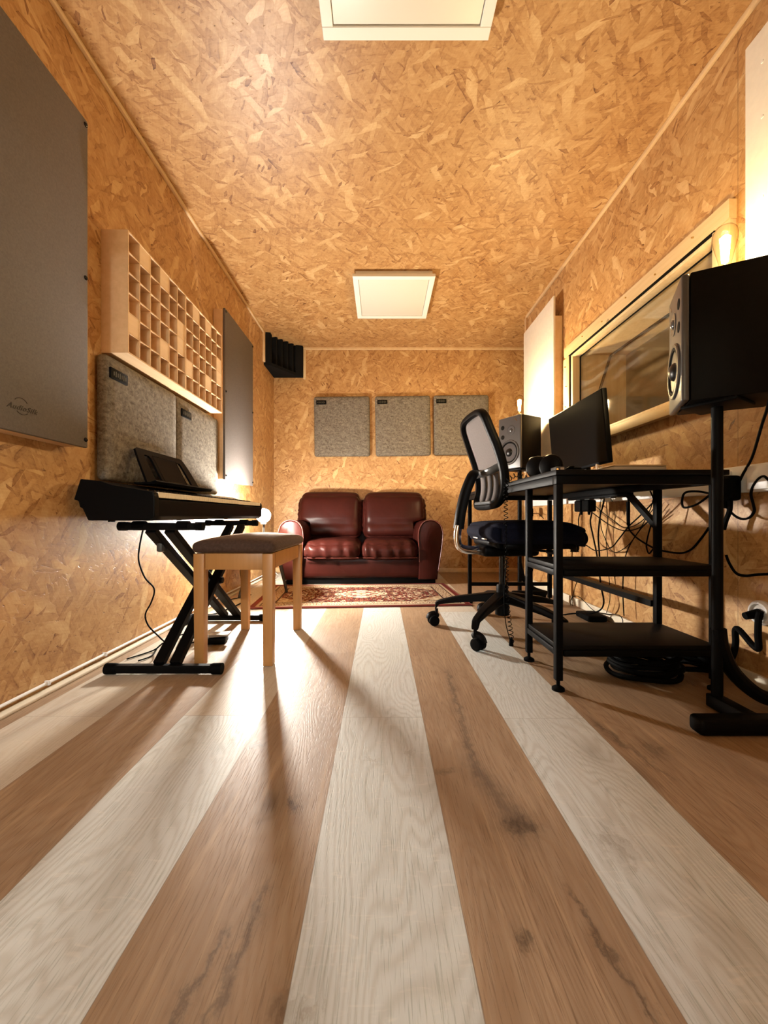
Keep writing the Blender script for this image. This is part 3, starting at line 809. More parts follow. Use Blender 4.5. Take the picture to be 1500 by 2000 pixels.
# ------------------------------------------------------------------ desk
DX0, DX1, DY0, DY1, DZ = .592, 1.182, 1.320, 2.722, .758
t = thing('studio_desk', 'long black steel desk with side shelves along the right wall', 'desk', (.93, 2.08, 0))
def dpart(name, b, mat, **k):
    for v in b.verts: v.co -= Vector((.93, 2.08, 0))
    return obj(name, b, mat, t, **k)
b = BM(); box(b, DX0, DX1, DY0, DY1, DZ - .018, DZ, .002); dpart('desktop', b, 'blacktop')
b = BM()
r = .03; zt = DZ - .0185
for (x0, x1, y0, y1) in ((DX0 + .005, DX1 - .02, 1.328, 1.328 + r), (DX0 + .005, DX1 - .02, DY1 - .04, DY1 - .04 + r), (DX0 + .005, DX0 + .005 + r, 1.358, 2.68), (1.140, 1.170, 1.358, 2.68)):
    box(b, x0, x1, y0, y1, zt - .030, zt, .002)
dpart('top_rail', b, 'blackmetal')
def leg(x, y, zf=.035, top=None):
    b = BM(); box(b, x - .012, x + .012, y - .012, y + .012, zf, top or (zt - .0305), .002); l = dpart('leg', b, 'blackmetal')
    b = BM(); cyl(b, (x, y, .012), (x, y, zf + .004), .006, None, 12); lathe(b, [(.021, 0), (.021, .008), (.012, .014), (.006, .016)], 20, (x, y, 0))
    for v in b.verts: v.co -= Vector((.93, 2.08, 0))
    f = obj('levelling_foot', b, 'rubber', l)
for (x, y) in ((.610, 1.343), (.613, 1.617), (1.147, 1.617), (1.150, 1.343), (.612, 2.697), (1.178 - .012, 2.697)): leg(x, y)
for z, nm in ((.415, 'shelf'), (.140, 'shelf')):
    b = BM(); box(b, .606, 1.154, 1.334, 1.626, z, z + .016, .002); dpart(nm, b, 'blacktop')
    b = BM()
    box(b, .6255, 1.1345, 1.331, 1.355, z - .022, z - .0005, .002); box(b, .600, .624, 1.3585, 1.6015, z - .022, z - .0005, .002)
    box(b, 1.136, 1.16, 1.3585, 1.6015, z - .022, z - .0005, .002); dpart('shelf_rail', b, 'blackmetal')
b = BM(); box(b, .6245, 1.1535, 2.687, 2.708, .118, .142, .002); dpart('cross_bar', b, 'blackmetal')
b = BM(); bar(b, (1.150, 1.630, .234), (1.164, 2.684, .224), .045, .026); dpart('rear_bar', b, 'blackmetal')
b = BM(); bar(b, (1.150, 1.630, .560), (1.150, 1.82, .708), .022, .022, up=(1, 0, 0)); dpart('corner_brace', b, 'blackmetal')

# monitor
mt = thing('computer_monitor', 'black flat computer monitor standing on the desk', 'monitor', (1.10, 2.165, DZ))
tilt = Matrix.Rotation(math.radians(-5), 3, 'Y').to_quaternion()
b = BM(); box(b, -.012, .012, -.300, .300, .10, .460, .004); box(b, .012, .040, -.18, .18, .15, .40, .01); rot(b, tilt, (0, 0, .1)); obj('housing', b, 'blackplastic', mt)
b = BM(); box(b, -.0128, -.0121, -.294, .294, .112, .454); rot(b, tilt, (0, 0, .1)); obj('screen', b, 'screen', mt, smooth=False)
b = BM(); box(b, .024, .05, -.03, .03, .0105, .26, .004); obj('neck', b, 'blackplastic', mt)
b = BM(); box(b, -.11, .065, -.13, .13, .0005, .010, .004); obj('stand_base', b, 'blackgloss', mt)

# things on the desk
ht = thing('headphones', 'black over-ear headphones lying on the desk corner edge', 'headphones', (.690, 1.665, DZ), math.radians(-20))
for k, (xx, yy) in enumerate(((-.022, .018), (.030, -.012))):
    q = (Matrix.Rotation(math.radians(-25), 3, 'Z') @ Matrix.Rotation(PI / 2, 3, 'X')).to_quaternion()
    b = BM(); lathe(b, [(.030, -.016), (.047, -.014), (.050, -.004), (.047, .004), (.043, .006), (.044, .014), (.036, .020), (.001, .021)], 28, (xx, yy, .055), q)
    for v in b.verts: v.co.z = .0015 + (v.co.z - .005) * 1.02 if v.co.z > .005 else max(v.co.z, .0015)
    obj('ear_cup', b, 'blackplastic', ht, angle=60)
b = BM(); tube(b, [(-.030, .025, .060), (-.045, .06, .085), (-.03, .10, .10), (.02, .10, .10), (.045, .05, .085), (.04, -.005, .062)], .007, 8, 8, flat=2.0); obj('headband', b, 'blackgloss', ht)
# coiled lead
b = BM()
path = catmull([(.665, 1.70, .775), (.630, 1.72, .772), (.605, 1.745, .785), (.578, 1.78, .760), (.575, 1.80, .70), (.577, 1.80, .55), (.578, 1.80, .40), (.582, 1.80, .22), (.600, 1.80, .05), (.603, 1.80, .016)], 40)
pts = []
L = 0
for i in range(len(path) - 1):
    d = (path[i + 1] - path[i]); L += d.length
    dn = d.normalized(); u = dn.orthogonal().normalized()
    u = (Vector((1, .3, 0)) - dn * dn.dot(Vector((1, .3, 0)))).normalized(); v = dn.cross(u)
    z = path[i].z
    rad = .0095 if (z > .56 or z < .43) else .003
    a = L * 2 * PI / .019
    pts.append(path[i] + u * rad * math.cos(a) + v * rad * math.sin(a))
tube(b, pts, .0019, 5, 0)
hl = obj('coiled_lead', b, 'rubber'); tag(hl, 'black coiled headphone lead hanging from the desk edge to the floor', 'cable')
b = BM(); cyl(b, (0, 0, 0), (0, 0, .030), .011, .008, 14); cyl(b, (0, 0, .028), (0, 0, .04), .005, .003, 10); o = obj('jack_plug', b, 'rubber', hl); o.location = Vector((.600, 1.80, .001)) - hl.location
b = BM(); tube(b, [(.578, 1.795, .40), (.566, 1.795, .25), (.570, 1.79, .12), (.592, 1.79, .03)], .0022, 6, 8); o = obj('straight_lead', b, 'rubber', hl); o.location = -hl.location

bx = thing('audio_box', 'tiny grey metal box with an orange light beside the headphones', 'audio device', (.648, 1.425, DZ), math.radians(-6))
b = BM(); box(b, -.016, .016, -.018, .035, .0005, .021, .002); obj('casing', b, 'greyplastic', bx)
b = BM(); box(b, .001, .014, -.0188, -.0182, .004, .018); obj('front_plate', b, 'steel', bx, smooth=False)
b = BM(); lathe(b, [(.0035, 0), (.0025, .0015), (.0005, .002)], 10, (-.009, -.0182, .011), Matrix.Rotation(PI / 2, 3, 'X').to_quaternion()); obj('light', b, 'led', bx)
b = BM(); tube(b, [(.685, 1.44, .772), (.70, 1.43, .780), (.72, 1.45, .778), (.76, 1.47, .772), (.80, 1.50, .768)], .006, 8, 6); box(b, .700, .735, 1.425, 1.450, DZ + .0005, DZ + .022, .006)
tag(obj('cable_bundle', b, 'rubber'), 'small black bundle of lead lying beside the tiny grey box', 'cable')
kb = thing('computer_keyboard', 'flat black computer keyboard on the desk under the monitor', 'keyboard', (.84, 1.935, DZ), math.radians(90))
b = BM(); box(b, -.21, .21, -.06, .06, .0005, .014, .004); obj('case', b, 'blackplastic', kb)
b = BM()
for r_ in range(5):
    for c_ in range(14): box(b, -.200 + .0286 * c_, -.176 + .0286 * c_, -.052 + .021 * r_, -.034 + .021 * r_, .014, .019, .0015, 1)
obj('key_field', b, 'blackgloss', kb)
fc = thing('flat_case', 'flat beige case lying on the desk near the speaker stand', 'case', (.925, 1.47, DZ), math.radians(2))
b = BM(); box(b, -.095, .098, -.075, .11, .0005, .020, .003); obj('body', b, 'beigeplastic', fc)
b = BM(); box(b, -.096, .099, -.076, .111, .021, .027, .003); obj('lid', b, 'trimwood', fc)
b = BM()
for k, (a_, dz) in enumerate(((.0, .0005), (.12, .002), (-.1, .0035))):
    t2 = BM(); box(t2, -.05, .05, -.07, .07, dz, dz + .001); rot(t2, Matrix.Rotation(a_, 3, 'Z').to_quaternion()); me = bpy.data.meshes.new('x'); t2.to_mesh(me); t2.free(); b.from_mesh(me)
for v in b.verts:
    v.co.z += .30 * max(0, v.co.x) ** 1.0 * .8; v.co += Vector((.815, 1.62, DZ))
tag(obj('paper_sheets', b, 'paper', smooth=False), 'few loose white sheets beside the beige case on the desk', 'paper')
b = BM(); tube(b, [(.80, 1.44, .766), (.83, 1.50, .795), (.88, 1.58, .805), (.95, 1.62, .790), (1.0, 1.64, .764)], .004, 8, 8)
tag(obj('white_cable', b, 'whiteplastic'), 'white cable arching over the paper on the desk', 'cable')

# ------------------------------------------------------------------ power and leads
def one(name, b, mat, label, cat, group=None, **k): return tag(obj(name, b, mat, **k), label, cat, group)
ps = thing('power_strip', 'black power strip fixed under the rear edge of the desk', 'power strip', (1.155, 2.10, .6725), 0)
b = BM(); box(b, -.018, .0125, -.30, .28, .022, .0365, .003); obj('strip_body', b, 'blackplastic', ps)
for k in range(5):
    b = BM(); box(b, -.018, .012, -.27 + .1 * k, -.22 + .1 * k, .017, .0225, .002); obj('socket', b, 'greyplastic', ps)
for k, (yy, lab) in enumerate(((2.165, 'black plug adapter hanging under the desk strip, nearer one of a pair'), (2.25, 'black plug adapter hanging under the desk strip, further one of a pair'))):
    b = BM(); box(b, 1.130, 1.178, yy - .035, yy + .035, .625, .689, .008, 3); cyl(b, (1.155, yy, .607), (1.155, yy, .627), .006, .009, 10)
    one('plug_adapter', b, 'rubber', lab, 'power adapter', 'adapters under the desk')
pa = thing('plug_adapter', 'black bulky power adapter on the wall trunking right of the stand pole', 'power adapter', (1.262, 1.41, .640))
b = BM(); box(b, -.030, .016, -.035, .025, .015, .105, .012, 3); obj('adapter_body', b, 'rubber', pa)
b = BM(); cyl(b, (-.01, .01, -.012), (-.01, .01, .018), .007, .011, 12); obj('strain_relief', b, 'rubber', pa)
b = BM(); box(b, -.028, .012, .0, .035, .106, .124, .004); obj('white_plug', b, 'paper', pa)
b = BM(); box(b, 1.262, 1.2785, 1.268, 1.345, .690, .772, .004); one('socket_plate', b, 'whiteplastic', 'white socket plate on the trunking at the right edge', 'socket')
os_ = thing('wall_socket', 'round white wall socket low on the right wall with a thick black plug', 'socket', (XR, 1.335, .452 - .0))
q = Matrix.Rotation(-PI / 2, 3, 'Y').to_quaternion()
os_.location = (XR, 1.335, .26)
b = BM(); lathe(b, [(.042, .0005), (.042, .012), (.036, .020), (.030, .021), (.029, .012), (.001, .012)], 36, (0, 0, .008), q); obj('cover', b, 'whiteplastic', os_)
pp = onX(1485, 1192, 1.262)
def cable(label, pts, r=.004, X=1.25, name='cable', mat='rubber', group='black leads around the desk', seg=6):
    """pts: (px, py[, X])"""
    P = [onX(p[0], p[1], p[2] if len(p) > 2 else X) for p in pts]
    b = BM(); tube(b, P, r, seg, 7)
    return one(name, b, mat, label, 'cable', group)
def c6(pts): return [(1080 + p[0] / 4.6875, 900 + p[1] / 4.6875) + tuple(p[2:]) for p in pts]
def c8(pts): return [(1380 + p[0] / 9.09, 880 + p[1] / 9.09) + tuple(p[2:]) for p in pts]
def c9(pts): return [(1280 + p[0] / 5.714, 1100 + p[1] / 5.714) + tuple(p[2:]) for p in pts]
cable('thick black lead dropping straight from the power strip past the rear bar to the floor', c6([(480, 270), (462, 390), (430, 520), (415, 700), (425, 850), (424, 970), (438, 1140), (465, 1290), (430, 1368, 1.24), (330, 1398, 1.20), (190, 1398, 1.15), (90, 1412, 1.10)]), .0045, 1.24)
cable('short black lead below the plug adapters with a pale tip', c6([(330, 335), (350, 380), (357, 465), (342, 560), (365, 680), (400, 850), (412, 960)]), .0045, 1.225)
cable('thin black lead looping low from the adapters up to the rear leg', c6([(285, 330), (262, 430), (233, 560), (268, 730), (330, 790), (400, 822), (530, 795), (600, 720), (690, 605), (780, 520), (870, 430), (950, 345)]), .0032, 1.22)
cable('thin black lead slanting down from the desk underside behind the adapters', c6([(185, 300), (240, 370), (330, 450), (500, 575), (640, 638), (770, 622), (870, 555), (955, 440)]), .0030, 1.27)
cable('thin black lead slanting from the adapters to the middle of the wall', c6([(345, 370), (440, 460), (560, 550), (640, 606), (740, 596), (850, 520), (950, 400)]), .0022, 1.27)
cable('black lead with an inline barrel swinging in a deep curve below the desk', c6([(700, 255), (690, 340), (688, 440), (690, 600), (740, 680), (830, 748), (960, 812), (1150, 845), (1260, 815), (1350, 720), (1430, 610)]), .0040, 1.20)
b = BM(); cyl(b, onX(1080 + 688 / 4.6875, 900 + 375 / 4.6875, 1.20), onX(1080 + 690 / 4.6875, 900 + 590 / 4.6875, 1.20), .0085, .0075, 12)
one('cable_barrel', b, 'rubber', 'black inline barrel connector hanging under the desk', 'connector')
cable('black lead hanging beside the rear leg of the shelves and turning back up', c6([(868, 230), (905, 310), (930, 390), (918, 510), (872, 680), (856, 780), (878, 848), (915, 810), (955, 765)]), .0034, 1.21)
cable('black lead crossing the corner brace of the desk', c6([(960, 490), (880, 550), (790, 640), (690, 800), (650, 960), (640, 1200), (650, 1420)]), .003, 1.26)
cable('thin black lead in a short curve near the top of the wall', c6([(500, 275), (520, 330), (545, 372)]), .0022, 1.27)
cable('thin black lead from the desk underside to the inline barrel', c6([(762, 250), (720, 310), (688, 370)]), .0022, 1.21)
cable('thin black lead hanging in a long wavy line behind the thick lead', c6([(492, 265), (492, 400), (500, 560), (485, 700), (500, 860), (505, 980), (518, 1130), (520, 1280), (490, 1390)]), .0020, 1.285)
cable('thin black lead dipping in a shallow V above the upper shelf', c6([(455, 270), (432, 420), (440, 600), (480, 720), (520, 800), (570, 838), (640, 810), (710, 750), (800, 620), (900, 420), (930, 250)]), .0022, 1.28)
cable('stiff black lead bent in a pointed loop left of the stand pole', c6([(1440, 300), (1320, 280), (1215, 290), (1185, 345), (1195, 425), (1290, 410), (1370, 365), (1440, 308)]), .0042, 1.17)
cable('thin tangled black lead by the skirting at the far end', c6([(268, 850), (232, 1060), (205, 1150), (180, 1240), (160, 1295), (185, 1380), (175, 1260), (225, 1240), (285, 1285), (380, 1375), (500, 1402), (600, 1412), (635, 1450), (640, 1485)]), .0022, 1.275)
cable('thin black lead hanging straight behind the left legs of the desk', [(1033, 985), (1032, 1010), (1030, 1045), (1036, 1075), (1042, 1105), (1035, 1130), (1030, 1140)], .0025, 1.22)
cable('black lead slanting across behind the front left desk leg', [(1034, 1005), (1050, 1003), (1062, 1013)], .0025, 1.26)
b = BM(); box(b, 1.195, 1.235, 3.155, 3.225, .595, .665, .01, 3)
one('plug_adapter', b, 'rubber', 'black plug adapter seen between the two left desk legs', 'power adapter')
cable('black lead running from behind the big speaker down to the trunking', [(1503, 780, 1.16), (1497, 803, 1.2), (1488, 830, 1.24)] + c8([(850, 0), (770, 200), (640, 430), (480, 760), (380, 930), (320, 975)]), .0042, 1.262)
cable('black lead hooping up from the trunking socket and back to the stand', c8([(1100, 520), (1020, 455), (920, 505), (825, 640), (790, 780), (830, 960), (845, 1080), (760, 1190), (640, 1215), (520, 1170), (400, 1060), (330, 960)]), .0042, 1.262)
cable('thick black lead falling from the bulky adapter behind the stand pole', c8([(430, 640), (420, 850), (410, 1060), (340, 1250), (300, 1400)]), .009, 1.255)
cable('black lead running from behind the stand pole to the right edge', c9([(790, -90), (825, 0), (900, 110), (1000, 140), (1130, 128), (1290, 120)]), .0048, 1.24)
tc = cable('fat black cable zigzagging from the round wall socket to the floor', c9([(1170, 540, 1.27), (1150, 640, 1.27), (1145, 800), (1150, 950), (1090, 920), (1000, 815), (925, 735), (893, 755), (895, 900), (860, 1040), (800, 1092), (600, 1085, 1.20), (450, 1030, 1.18), (300, 960, 1.15)]), .010, 1.255, seg=10)
b = BM(); cyl(b, (-.014, 0, .006), (-.060, .004, -.004), .017, .012, 14); obj('plug', b, 'rubber', os_)

for (x, y, R, n, lab) in ((.985, 1.46, .118, 6, 'coiled heap of thick black cable on the floor under the bottom shelf'), (1.215, 1.50, .070, 4, 'smaller coil of black cable beside the heap, close to the wall')):
    b = BM()
    pts = []
    for k in range(n * 20 + 1):
        a = k * 2 * PI / 20; f = k / (n * 20)
        rr = R * (1 + .10 * math.sin(a * .37 + 1)) * (1 - .10 * f)
        pts.append((x + rr * math.cos(a), y + rr * .85 * math.sin(a),   .009 + .078 * f + .004 * math.sin(3.3 * a) + .004))
    tube(b, pts, .009, 8, 2)
    one('cable_coil', b, 'rubber', lab, 'cable', 'coils of cable under the desk')
b = BM(); box(b, 1.165, 1.275, 2.19, 2.34, .001, .034, .01, 3); one('power_brick', b, 'rubber', 'flat black power brick on the floor by the right skirting', 'power adapter')

# ------------------------------------------------------------------ office chair
HX, HY, YC = .630, 2.030, .024
ch = thing('office_chair', 'black mesh-back office chair with a navy seat pulled up to the desk', 'chair', (HX, HY, 0), 0)
b = BM(); lathe(b, [(.028, .085), (.036, .088), (.036, .150), (.030, .20), (.030, .235), (.026, .245)], 24); obj('hub', b, 'blackplastic', ch)
b = BM(); cyl(b, (0, 0, .24), (0, 0, .40), .0165, None, 20); obj('gas_lift', b, 'blackgloss', ch)
for k in range(5):
    a = math.radians(161 + 72 * k)
    def R2(r, z, s=0): return Vector((r * math.cos(a) - s * math.sin(a), r * math.sin(a) + s * math.cos(a), z))
    b = BM()
    prof = [(.02, .205, .155, .034), (.12, .190, .150, .030), (.24, .168, .135, .025), (.33, .142, .118, .020), (.352, .130, .085, .018)]
    rings = []
    for (r_, zt_, zb_, hw) in prof:
        rings.append([b.verts.new(R2(r_, zz, ss)) for ss, zz in ((-hw, zb_), (hw, zb_), (hw * .8, zt_), (-hw * .8, zt_))])
    for p, q_ in zip(rings, rings[1:]):
        for i in range(4): b.faces.new((p[i], p[(i + 1) % 4], q_[(i + 1) % 4], q_[i]))
    b.faces.new(rings[0][::-1]); b.faces.new(rings[-1])
    obj('base_arm', b, 'blackplastic', ch, bevel=.006)
    ca = a + (.5, 1.3, -.4, .8, 2.0)[k]
    b = BM(); cc = R2(.345, 0)
    cyl(b, cc + Vector((0, 0, .060)), cc + Vector((0, 0, .092)), .008, None, 12)
    cd = Vector((math.cos(ca), math.sin(ca), 0)); ax = Vector((-cd.y, cd.x, 0)); wc = cc + cd * .018 + Vector((0, 0, .0285))
    tube(b, [wc + cd * .030 + Vector((0, 0, .008)), wc + cd * .018 + Vector((0, 0, .030)), wc - cd * .012 + Vector((0, 0, .036)), wc - cd * .028 + Vector((0, 0, .02))], .006, 8, 6, flat=3.2)
    cs = obj('caster', b, 'blackplastic', ch)
    for sg in (-1, 1):
        b = BM(); c0 = wc + ax * sg * .006; c1 = wc + ax * sg * .026
        qq = (ax * sg).to_track_quat('Z', 'Y')
        lathe(b, [(.024, 0), (.028, .002), (.028, .016), (.025, .020), (.012, .021), (.001, .021)], 28, c0, qq); obj('wheel', b, 'rubber', cs)
yaw = Matrix.Rotation(math.radians(6), 3, 'Z').to_quaternion()
def seatshape(p, u):
    p = p.copy()
    f = (p.x + .26) / .52
    p.z += -.030 * max(0, f - .78) / .22 * (1 if u.z > -2 else 0)
    k_ = 1 - .20 * u.x ** 4 * u.y ** 4 - .03 * (u.x ** 2) * (u.y ** 2)
    p.x *= k_; p.y *= k_
    p.z -= .012 * abs(u.y) ** 3
    return p
SXC = .115
b = BM(); softbox(b, (SXC, 0, .520), (.505, .46, .085), .042, 14, (.010, .006, .018), seatshape); rot(b, yaw); obj('seat', b, 'seatcloth', ch, angle=80)
b = BM(); softbox(b, (SXC, 0, .468), (.45, .40, .040), .018, 10, (0, 0, 0), seatshape); rot(b, yaw); obj('seat_shell', b, 'blackplastic', ch, angle=80)
for yy in (-.10, .03):
    b = BM(); box(b, SXC - .240, SXC - .205, yy, yy + .065, .481, .490, .003); rot(b, yaw); obj('seat_clip', b, 'steel', ch)['label'] = 'grey metal clip at the seat back'
b = BM(); box(b, SXC - .205, SXC - .15, -.11, -.05, .448, .462, .004); rot(b, yaw); o = obj('seat_slide', b, 'steel', ch); o['label'] = 'grey metal slide under the seat back'
b = BM(); box(b, -.13, .17, -.075, .075, .395, .450, .02, 3); cyl(b, (.12, -.07, .43), (.17, -.16, .428), .006, None, 8); cyl(b, (.165, -.15, .428), (.175, -.20, .427), .011, None, 10); rot(b, yaw); obj('tilt_mechanism', b, 'blackplastic', ch)
b = BM(); tube(b, [(-.125, 0, .425), (-.165, 0, .425), (-.205, 0, .430), (-.232, 0, .447), (-.240, 0, .48), (-.238, 0, .52), (-.232, 0, .55)], .024, 14, 8, flat=.75); rot(b, yaw); o = obj('elbow_bracket', b, 'chrome', ch); o['label'] = 'polished aluminium elbow'
b = BM(); tube(b, [(-.234, 0, .535), (-.222, 0, .62), (-.198, 0, .72), (-.165, 0, .80), (-.145, YC, .822)], .022, 10, 8, flat=1.3); rot(b, yaw); obj('back_spine', b, 'blackplastic', ch)
def bx_(z):   # backrest curve, a cubic through four measured points
    K = [(.64, -.083), (.76, -.050), (.92, -.083), (1.15, -.160)]
    return sum(x * math.prod((z - zj) / (zi - zj) for zj, _ in K if zj != zi) for zi, x in K)
def bw_(z):
    if z < .70: return .125 + .053 * math.sin(min(1, (z - .64) / .06) * PI / 2)
    if z < .95: return .178
    return .178 - .022 * (z - .95) / .2
loop = []
zs = [.70 + .370 * k / 10 for k in range(11)]
side = [(bw_(z), z) for z in zs]
topc = [(.150, 1.098), (.125, 1.114), (.085, 1.122), (.0, 1.125), (-.085, 1.122), (-.125, 1.114), (-.150, 1.098)]
botc = [(-.155, .668), (-.12, .652), (-.05, .646), (.05, .646), (.12, .652), (.155, .668)]
loop = side + topc + [(-y, z) for y, z in side[::-1]] + botc
P3 = [Vector((bx_(z), y + YC, z)) for y, z in loop]
PP = catmull(P3, 3, True); b = BM(); rings = []
for i, p in enumerate(PP):
    d = (PP[(i + 1) % len(PP)] - PP[i - 1]).normalized()
    nx = Vector((1, 0, .2)).normalized(); inn = d.cross(nx).normalized(); nx = inn.cross(d).normalized()
    if inn.dot(Vector((0, 0, .9)) - Vector((0, p.y - YC, p.z))) < 0: inn = -inn
    dep = .021
    sec = [(-.013, -.7), (-.006, -1), (.012, -1), (.018, -.6), (.018, .5), (.010, .9), (-.006, .9), (-.013, .5)]
    rings.append([b.verts.new(p + inn * a_ + (nx if nx.x > 0 else -nx) * c_ * dep) for a_, c_ in sec])
for i in range(len(rings)):
    a_, c_ = rings[i], rings[(i + 1) % len(rings)]
    for k in range(8): b.faces.new((a_[k], a_[(k + 1) % 8], c_[(k + 1) % 8], c_[k]))
rot(b, yaw); obj('back_frame', b, 'blackplastic', ch, angle=50)
b = BM()
zz_ = [.66 + .452 * k / 24 for k in range(25)]
for sgn in (0,):
    rows = []
    for z in zz_:
        hw = bw_(z) - .01 if z < 1.07 else (.152 - .05 * ((z - 1.07) / .05) ** 2)
        rows.append([b.verts.new((bx_(z) + .004 + .018 * (1 - (y_ / 1) ** 2) * 0 - .0, y_ * hw + YC, z)) for y_ in [-1 + 2 * i / 8 for i in range(9)]])
    for p, q_ in zip(rows, rows[1:]):
        for i in range(8): b.faces.new((p[i], p[i + 1], q_[i + 1], q_[i]))
rot(b, yaw); o = obj('back_mesh', b, 'chairmesh', ch, angle=80)
sm = o.modifiers.new('s', 'SOLIDIFY'); sm.thickness = .003
b = BM()
yb = [-.172, -.160, -.10, 0, .10, .160, .172]
tube(b, [(bx_(.825) + (-.012 if abs(y) > .15 else -.045), y + YC, .822 + (.022 if abs(y) > .15 else 0)) for y in yb], .013, 10, 6, flat=1.5); rot(b, yaw); obj('cross_member', b, 'greyplastic', ch)
b = BM()
for yy in (-.095, -.015, .065):
    rows = []
    for z in [.665 + .15 * k / 8 for k in range(9)]:
        xo = bx_(z) - .010
        rows.append([b.verts.new((xo, yy, z)), b.verts.new((xo, yy + .045, z))])
    for p, q_ in zip(rows, rows[1:]): b.faces.new((p[0], p[1], q_[1], q_[0]))
rot(b, yaw); o = obj('lumbar_strap', b, 'darkmesh', ch); sm = o.modifiers.new('s', 'SOLIDIFY'); sm.thickness = .006
b = BM(); tube(b, [(bx_(.66) - .010, y + YC, .662) for y in (-.12, -.06, .06, .12)], .012, 10, 6, flat=1.6); rot(b, yaw); obj('bottom_rail', b, 'greyplastic', ch)

# ------------------------------------------------------------------ sofa
sf = thing('leather_sofa', 'red-brown leather two-seat sofa against the end wall', 'sofa', (-.178, 3.385, 0), math.radians(1.6))
# local: front at y=0, back at y=.70, centre x=0
W2 = .715
b = BM(); softbox(b, (0, .36, .150), (1.14, .66, .20), .03, 8, (0, .012, 0)); obj('base_frame', b, 'leather', sf, angle=60)
b = BM(); box(b, -.66, .66, .05, .66, .001, .055, .006); obj('plinth', b, 'blackplastic', sf)
for sg in (-1, 1):
    b = BM()
    poly = []
    prof = [(.505, .045), (.51, .20), (.505, .34), (.500, .43), (.512, .50), (.545, .548), (.600, .566), (.655, .556), (.695, .520), (.715, .455), (.712, .38), (.695, .25), (.675, .12), (.668, .045)]
    poly = [(sg * x, z) for x, z in prof]
    prism(b, poly, -.005, .64, 'Y')
    bmesh.ops.bevel(b, geom=[e for e in b.edges if abs(e.verts[0].co.y - e.verts[1].co.y) < 1e-5], offset=.014, segments=3, affect='EDGES', profile=.5)
    for v in b.verts: v.co.z -= .02 * max(0, (v.co.y - .2)) if v.co.z > .3 else 0
    ar = obj('arm', b, 'leather', sf, angle=50)
    b = BM(); tube(b, [(sg * x, -.0055, z) for x, z in prof[1:-1]], .0045, 6, 4); obj('piping', b, 'pipingleather', ar)
rnd = random.Random(3)
for i, sg in enumerate((-1, 1)):
    ph = [rnd.uniform(0, 6) for _ in range(6)]
    def wr(p, u, ph=ph, sg=sg):
        p = p.copy()
        # creases running back from the front lip, stronger near the middle seam
        f = max(0, 1 - (p.y + .30) / .30)
        k = .0080 * f * (1 if u.z > -.6 else .2)
        p.y += k * (math.sin(p.x * 62 + ph[0]) + .6 * math.sin(p.x * 97 + p.z * 30 + ph[1]))
        p.z += .6 * k * math.sin(p.x * 55 + ph[2] + p.y * 9)
        return p
    b = BM(); softbox(b, (sg * .254, .275, .300), (.500, .585, .150), .062, 26, (.006, .022, .024), wr)
    for v in b.verts:
        if v.co.y < .12: v.co.z -= .010 * (1 - v.co.y / .12) ** 2
    cu = obj('seat_cushion', b, 'leather', sf, angle=80)
    b = BM(); tube(b, [(sg * .254 + x, -.016 - .012 * (1 - (x / .25) ** 2), .238) for x in (-.235, -.15, -.05, .05, .15, .235)], .004, 6, 6); obj('piping', b, 'pipingleather', cu)
    def bk(p, u, ph=ph, sg=sg):
        p = p.copy()
        h = p.z + .22
        p.y += .11 * (h / .44)                      # lean back
        # centre tufting crease and gathered corners
        p.y += .020 * math.exp(-((p.z + .075) / .018) ** 2) * (1 if u.y < 0 else 0) * (1 - .4 * abs(u.x))
        e = (abs(u.x) ** 4) * (1 if u.y < .3 else .3)
        p.x += .0045 * e * math.sin(p.z * 105 + ph[3]); p.y += .006 * e * math.sin(p.z * 85 + ph[4])
        p.y += .004 * math.sin(p.x * 30 + p.z * 28 + ph[5]) * (1 if u.y < 0 else 0) * max(0, 1 - abs(p.z + .12) / .16)
        p.z -= .020 * abs(u.x) ** 6 * (1 if u.z > .2 else 0)
        return p
    b = BM(); softbox(b, (sg * .323, .515, .605), (.640, .20, .455), .085, 22, (.006, .035, .018), bk)
    for v in b.verts:
        if v.co.z < .56: v.co.x = sg * min(abs(v.co.x), .507) if sg * v.co.x > 0 else v.co.x
    obj('back_cushion', b, 'leather', sf, angle=80)
b = BM(); softbox(b, (0, .680, .44), (1.10, .08, .66), .03, 8); obj('back_frame', b, 'leather', sf, angle=60)

# ------------------------------------------------------------------ rug
rg = thing('persian_rug', 'red and cream patterned rug lying in front of the sofa', 'rug', (-.155, 2.965, 0), math.radians(3.9))
b = BM(); box(b, -.7325, .7325, -.415, .415, .0005, .008, .002); obj('pile', b, 'rug', rg)
b = BM()
for s_ in (-1, 1):
    tube(b, [(-.7335, s_ * .4155, .005), (.7335, s_ * .4155, .005)], .0045, 6, 0); tube(b, [(s_ * .7335, -.4155, .005), (s_ * .7335, .4155, .005)], .0045, 6, 0)
obj('bound_edge', b, 'rugedge', rg)

